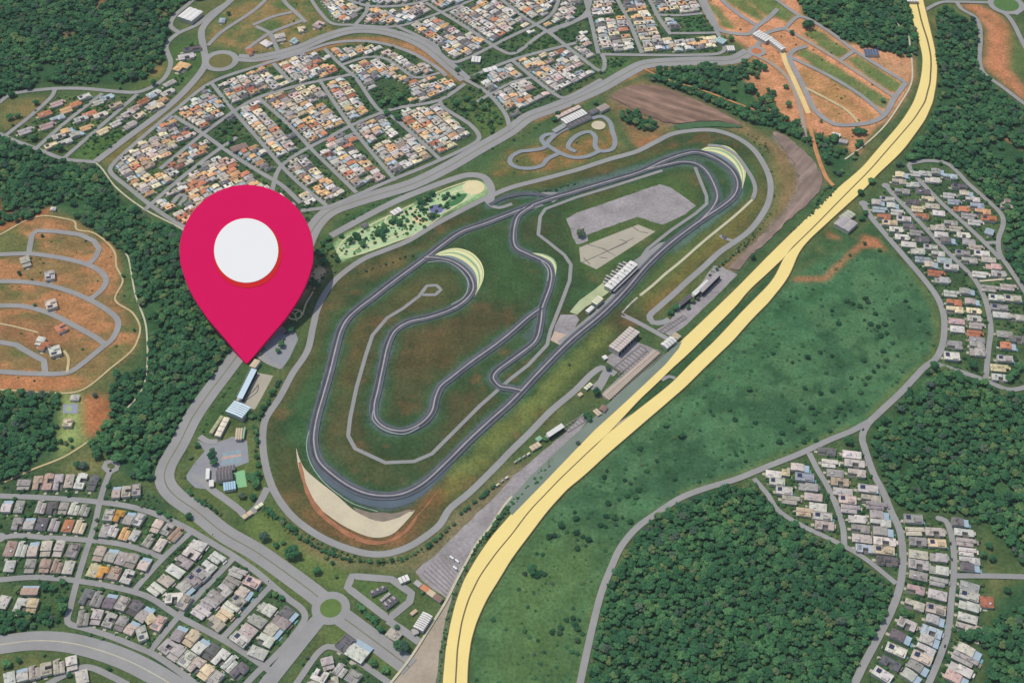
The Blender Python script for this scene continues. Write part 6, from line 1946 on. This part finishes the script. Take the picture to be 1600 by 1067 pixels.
# inside the hexagon and round the truck yard
for q, d in (('581,930 606,919 600,914 575,925', 'upper dark long building inside the hexagonal loop road'), ('603,951 623,937 615,928 596,943', 'lower dark long building inside the hexagonal loop road')):
    r_, a, b = building('station_building', d, 'building', q, 5, M_darkroof, 1.2, 4)
    for k in range(3):
        m = MB(); x = -a + 2 * a * (k + .3) / 3
        m.box(x, x + 2.2, -b * .5, b * .5, 6.5, 7.6); m.build('roof_box', M_greyroof, r_)
building('canopy', 'thin grey covered walk between the two long buildings of the hexagon', 'canopy', '596,940 611,928 607,925 593,937', 3.5, M_greyroof, 0, 5)
building('gate_roof', 'white roofed gate at the corner of the striped truck yard', 'gate', '627,911 641,905 636,897 620,903', 5, M_white, .4, 3)
for k, (q, mm, d) in enumerate((('646,911 655,918 660,911 651,905', M_greyroof, 'grey roofed shed, first in the row under the truck yard'), ('656,919 667,926 672,919 661,911', M_terra, 'terracotta roofed shed, second in the row under the truck yard'),
                                ('666,927 676,933 681,926 672,919', M_tanroof, 'tan roofed shed, third in the row under the truck yard'), ('675,934 688,941 692,934 681,926', M_brownroof, 'brown roofed shed at the right end of the row under the truck yard'))):
    building('yard_shed', d, 'shed', q, 4.5, mm, .6, group='sheds in a row under the truck yard')
wh, a, b = building('warehouse', 'large white ribbed warehouse beside the pale dirt yard', 'warehouse', '660,987 676,962 661,955 646,977', 8, M_white, 1.2, 8)
building('shed', 'small grey annex below the white ribbed warehouse', 'shed', '646,992 655,988 651,980 642,983', 4, M_greyroof, .5)
building('paved_shed', 'flat peach roofed shed left of the white ribbed warehouse', 'shed', '643,962 652,955 650,950 641,957', 3, mat('peach_roof', (206, 174, 150), .1, .1), .3)

# other buildings
wsh, a, b = building('white_shed', 'big white three bay shed at the top left', 'shed', '297,35 316,20 297,10 279,25', 9, M_white, 1.4, 0, seam=3)
pk, a, b = building('pavilion', 'white roofed pavilion in the middle of the park', 'pavilion', '615,337 629,329 623,323 609,331', 4.5, M_white, .8, 3)
building('shelter', 'dark roofed shelter on the park lawn', 'shelter', '567,357 576,352 572,347 563,352', 4, M_darkroof, .8, 3)
bl, a, b = building('storage_hall', 'pale grey double hall beside the highway above the scrub field', 'hall', '1327,362 1341,347 1316,338 1301,349', 7, M_greyroof, 1.2, 6, seam=2)
building('storage_hall', 'pale green roofed front part of the double hall', 'hall', '1322,347 1336,336 1326,327 1311,338', 6, mat('sage_roof', (186, 188, 162), .1, .08), 1, 4)
building('kart_club', 'long white ribbed kart club roof above the kart track', 'building', '884,194 917,178 910,170 876,186', 7, M_white, 1, 9)
building('kart_club', 'long dark roof strip in front of the kart club', 'building', '888,201 925,184 921,179 884,195', 5, M_darkroof, .4, 6)
building('kart_club', 'narrow pale pink roof behind the kart club', 'building', '870,186 908,168 904,164 866,182', 5, mat('pink_roof', (214, 190, 178), .1, .08), .8, 6)
building('kart_garage', 'dark grey garage at the upper end of the kart club', 'building', '922,180 936,173 932,168 918,174', 5, M_darkroof, 1, 3)
building('kart_garage', 'brownish grey garage at the far end of the kart club', 'building', '938,176 952,168 946,161 932,168', 6, mat('taupe_roof', (164, 150, 138), .1, .1), 1, 4)
building('kart_tower', 'small pale hut at the left end of the kart club', 'building', '868,208 888,196 882,192 862,203', 4, mat('lane_roof', (158, 160, 158), .1, .1), .3, 4)
wl, a, b = building('white_hall', 'long white roofed hall on the red soil at the upper right', 'hall', '1200,62 1221,79 1228,75 1206,58', 8, M_white, 1.4, 8)
building('white_hall', 'white roofed hall with red edge beside the upper roundabout', 'hall', '1176,54 1198,66 1206,58 1186,47', 8, M_white, 1.2, 6)
building('shed', 'steel blue roofed shed at the end of the green lots', 'shed', '1352,86 1374,86 1371,77 1349,77', 6, M_bluepanel, .8, 5)
building('farm_shed', 'white roofed farm shed below the lowest red lot', 'shed', '1300,213 1314,216 1312,209 1300,206', 5, M_white, 1, 3)
building('farm_shed', 'small terracotta farm shed left of the white one', 'shed', '1276,208 1286,210 1285,203 1277,201', 4.5, M_terra, 1, 2)
building('farm_shed', 'long grey farm shed under the white one', 'shed', '1311,222 1325,225 1324,219 1311,216', 4.5, M_greyroof, .8, 3)
building('bridge_house', 'white roofed toll block at the top end of the highway', 'building', '1416,3 1434,3 1434,-6 1416,-6', 7, M_white, 0, 4)
building('corner_house', 'white and teal roofed buildings at the far quarter corner', 'building', '1122,66 1136,72 1130,60 1119,55', 6, mat('teal_roof', (172, 204, 200), .1, .1), 1, 4)
building('corner_house', 'white open frame building below the teal roofs', 'building', '1136,80 1148,79 1147,72 1136,72', 5, M_white, 0, 4)
building('hall', 'small white tent roof at the far crossroads', 'building', '736,96 752,98 750,88 738,88', 5, M_white, 1, 3)
building('hall', 'white roof in the wooded crossroads triangle', 'building', '757,114 778,108 774,103 754,108', 5, M_white, .6, 3)
building('playhouse', 'brown flat roofed building in the middle quarter playground', 'building', '362,238 388,230 384,222 360,230', 5, M_brownroof, .8, 4)

# ------------------------------------------------------------------ vehicles
FLAT = [o for o in COL.objects if o.type == 'MESH' and o.get('kind') == 'structure' and o.name.split('.')[0] != 'ground']
def surface(x, y):
    """height of the topmost paving at a point"""
    best = 0.0
    for o in FLAT:
        ok, loc, nn, fi = o.ray_cast(Vector((x, y, 60)), Vector((0, 0, -1)))
        if ok:
            best = max(best, loc.z)
    return best
def car(x, y, ang_px, rgb, label, L_=4.4, van=False):
    p, q = G(x, y), G(x + ang_px[0], y + ang_px[1])
    u = q - p
    root = thing('van' if van else 'car', label, 'van' if van else 'car', (p.x, p.y, 1.9 if False else 0), math.atan2(u.y, u.x), None)
    root.location.z = surface(p.x, p.y)
    mm = mat('paint_%d_%d_%d' % rgb, rgb, .5, .02, .35)
    w = 1.0 if not van else 1.15
    h = 1.0 if not van else 2.4
    z0 = 0.01
    m = MB()
    m.box(-L_ / 2, L_ / 2, -w, w, z0 + .35, z0 + h)
    if van:
        m.prism([(L_ / 2 + .01, -w), (L_ / 2 + 1.2, -w), (L_ / 2 + 1.2, w), (L_ / 2 + .01, w)], z0 + .35, z0 + 1.4)
    m.build('body', mm, root)
    m = MB()
    if van:
        v = [(L_ / 2 + .02, -w + .1, z0 + 1.42), (L_ / 2 + 1.1, -w + .1, z0 + 1.42), (L_ / 2 + 1.1, w - .1, z0 + 1.42), (L_ / 2 + .02, w - .1, z0 + 1.42), (L_ / 2 + .02, -w + .2, z0 + 2.2), (L_ / 2 + .4, -w + .2, z0 + 2.2), (L_ / 2 + .4, w - .2, z0 + 2.2), (L_ / 2 + .02, w - .2, z0 + 2.2)]
    else:
        v = [(-L_ * .36, -w + .08, z0 + 1.02), (L_ * .26, -w + .08, z0 + 1.02), (L_ * .26, w - .08, z0 + 1.02), (-L_ * .36, w - .08, z0 + 1.02), (-L_ * .26, -w + .2, z0 + 1.5), (L_ * .1, -w + .2, z0 + 1.5), (L_ * .1, w - .2, z0 + 1.5), (-L_ * .26, w - .2, z0 + 1.5)]
    m.add(v, [(0, 1, 5, 4), (1, 2, 6, 5), (2, 3, 7, 6), (3, 0, 4, 7), (4, 5, 6, 7), (3, 2, 1, 0)])
    m.build('cabin', mat('car_glass', (60, 66, 74), .5, .05, .2), root)
    for sx in (-1, 1):
        for sy in (-1, 1):
            k = MB(); k.tube((sx * L_ * .31, sy * (w - .2), z0 + .34), (sx * L_ * .31, sy * (w + .02), z0 + .34), .34, .34, 10)
            k.build('wheel', M_darkwall, root)
CARS = [(56, 174, (1, -.8), (40, 46, 60), 'dark car on the first upper left street'), (716, 118, (1, .7), (34, 36, 42), 'dark car at the wooded crossroads'), (524, 426, (1, -.6), (30, 32, 36), 'dark car on the perimeter road beside the pin'),
        (333, 836, (1, .6), (210, 210, 208), 'white car on the boulevard above the lower houses'), (1475, 480, (.2, 1), (60, 64, 72), 'dark car on the winding road beside the scrub field'), (1485, 850, (.1, 1), (52, 56, 62), 'dark car on the hooked street'),
        (1487, 875, (.1, 1), (70, 72, 78), 'grey car lower on the hooked street'), (1476, 1010, (.3, -1), (60, 40, 40), 'dark red car near the bottom of the hooked street'), (662, 329, (1, -.5), (200, 200, 198), 'white car on the perimeter road below the park'),
        (974, 493, (1, .5), (170, 60, 50), 'red car at the corner of the access road'), (677, 360, (1, -.5), (90, 94, 100), 'grey car on the perimeter road below the purple surface'), (420, 909, (1, .6), (220, 220, 216), 'white car on the curved street left of the roundabout'),
        (1410, 78, (1, .4), (220, 210, 190), 'pale car on the red lots road'), (1348, 672, (.7, -1), (40, 44, 50), 'dark car at the fork of the winding road')]
for c in CARS:
    car(*c)
for i, (x, y) in enumerate(PL('706,873 714,877 711,889')):
    car(x, y, (1, .8), (232, 232, 230), ['highest white van', 'middle white van', 'lowest white van'][i] + ' at the edge of the striped truck yard', 6.5, True)
for i, (x, y) in enumerate(PL('442,526 446,522 449,519 452,523 439,531 444,531 436,541')):
    car(x, y, (1, -.3), [(225, 225, 222), (60, 62, 66), (190, 60, 54), (150, 152, 156), (220, 220, 216), (40, 44, 60), (200, 200, 200)][i],
        ['white car', 'dark grey car', 'red car', 'silver car', 'second white car', 'navy car', 'pale car'][i] + ' parked under trees in the car park by the pin')

# ------------------------------------------------------------------ the giant map pin standing on its tip beside the boulevard
tip = G(386, 570.5, 0)
tip.z = 2.5
cam_p = Vector((0, 0, H))
mid_dir = (G(386, 430) - cam_p).normalized()
nrm = -mid_dir
side = Vector((0, 0, 1)).cross(nrm).normalized()
nrm = Matrix.Rotation(math.radians(-25), 3, side) @ nrm      # the pin leans well back, its face towards the sky and the viewer
def pinp(x, y, back=0.0):
    d = (G(x, y) - cam_p)
    t = (tip - cam_p).dot(nrm) / d.dot(nrm)
    return cam_p + d * t - nrm * back
def outline():
    R, cx, cy = 104.8, 385.2, 393.6
    pts = []
    for i in range(0, 81):
        a = math.radians(-2 - 176 * i / 80.0)
        pts.append((cx + R * math.cos(a), cy + R * math.sin(a)))
    left = PL('281.6,411 287,430 293,446 301.5,463 312,480 325,498.5 340,516 355,533.5 370,551.5 381,564.5 384,567.5')
    right = [(2 * 385.4 - x, y) for x, y in left][::-1]
    return pts + left + [(385.4, 568.5)] + right
M_pin = mat('pin_magenta', (226, 4, 90), .01, .004, .9, .02)
M_pinshadow = mat('pin_red_shadow', (216, 36, 38), .01, .004, .55, .02)
M_pinwhite = mat('pin_white', (250, 247, 240), .01, .002, .6, .02)
for q_ in (M_pin, M_pinshadow, M_pinwhite):
    q_.node_tree.nodes['Principled BSDF'].inputs['Specular IOR Level'].default_value = 0.0
pin = thing('map_pin', 'giant magenta map pin with a white disc, standing on its tip beside the boulevard', 'map pin', tuple(tip))
def slab(name, pts, b0, b1, material, bevel):
    n = len(pts)
    F3 = [pinp(x, y, b0) - tip for x, y in pts]
    B3 = [pinp(x, y, b1) - tip for x, y in pts]
    c = sum(F3, Vector()) / n
    v = F3 + B3
    f = [tuple(range(n)), tuple(range(2 * n - 1, n - 1, -1))]
    f += [(i, n + i, n + (i + 1) % n, (i + 1) % n) for i in range(n)]
    nn = Vector((0, 0, 0))
    for i in range(n):
        nn += (F3[i] - c).cross(F3[(i + 1) % n] - c)
    if nn.dot(nrm) < 0:
        f = [q[::-1] for q in f]
    o = mesh_obj(name, v, f, material, pin)
    md = o.modifiers.new('bevel', 'BEVEL')
    md.width = bevel
    md.segments = 3
    md.limit_method = 'ANGLE'
    md.angle_limit = math.radians(50)
    return o
slab('pin_body', outline(), 0, 9, M_pin, .7)
circ = lambda cx, cy, r: [(cx + r * math.cos(2 * math.pi * i / 72), cy + r * math.sin(2 * math.pi * i / 72)) for i in range(72)]
slab('red_shadow_disc', circ(386.8, 396.5, 53.5), -.5, .3, M_pinshadow, .1)  # red disc set lower right, painting the inner shadow round the white disc
slab('white_disc', circ(384.8, 392, 50.2), -1.2, -.2, M_pinwhite, .1)

# ------------------------------------------------------------------ thin haze in the air
hz = MB()
hz.box(-27000, 27000, -21000, 31000, -1.0, H + 120)
hm = bpy.data.materials.new('haze')
hm.use_nodes = True
hn = hm.node_tree
hn.nodes.clear()
ho = hn.nodes.new('ShaderNodeOutputMaterial')
hv = hn.nodes.new('ShaderNodeVolumePrincipled')
hv.inputs['Color'].default_value = (.86, .92, .95, 1)
hv.inputs['Density'].default_value = 0.00002
hn.links.new(hv.outputs[0], ho.inputs['Volume'])
tag(hz.build('haze', hm), 'faint pale haze in the air over the whole place', 'haze', kind='stuff')
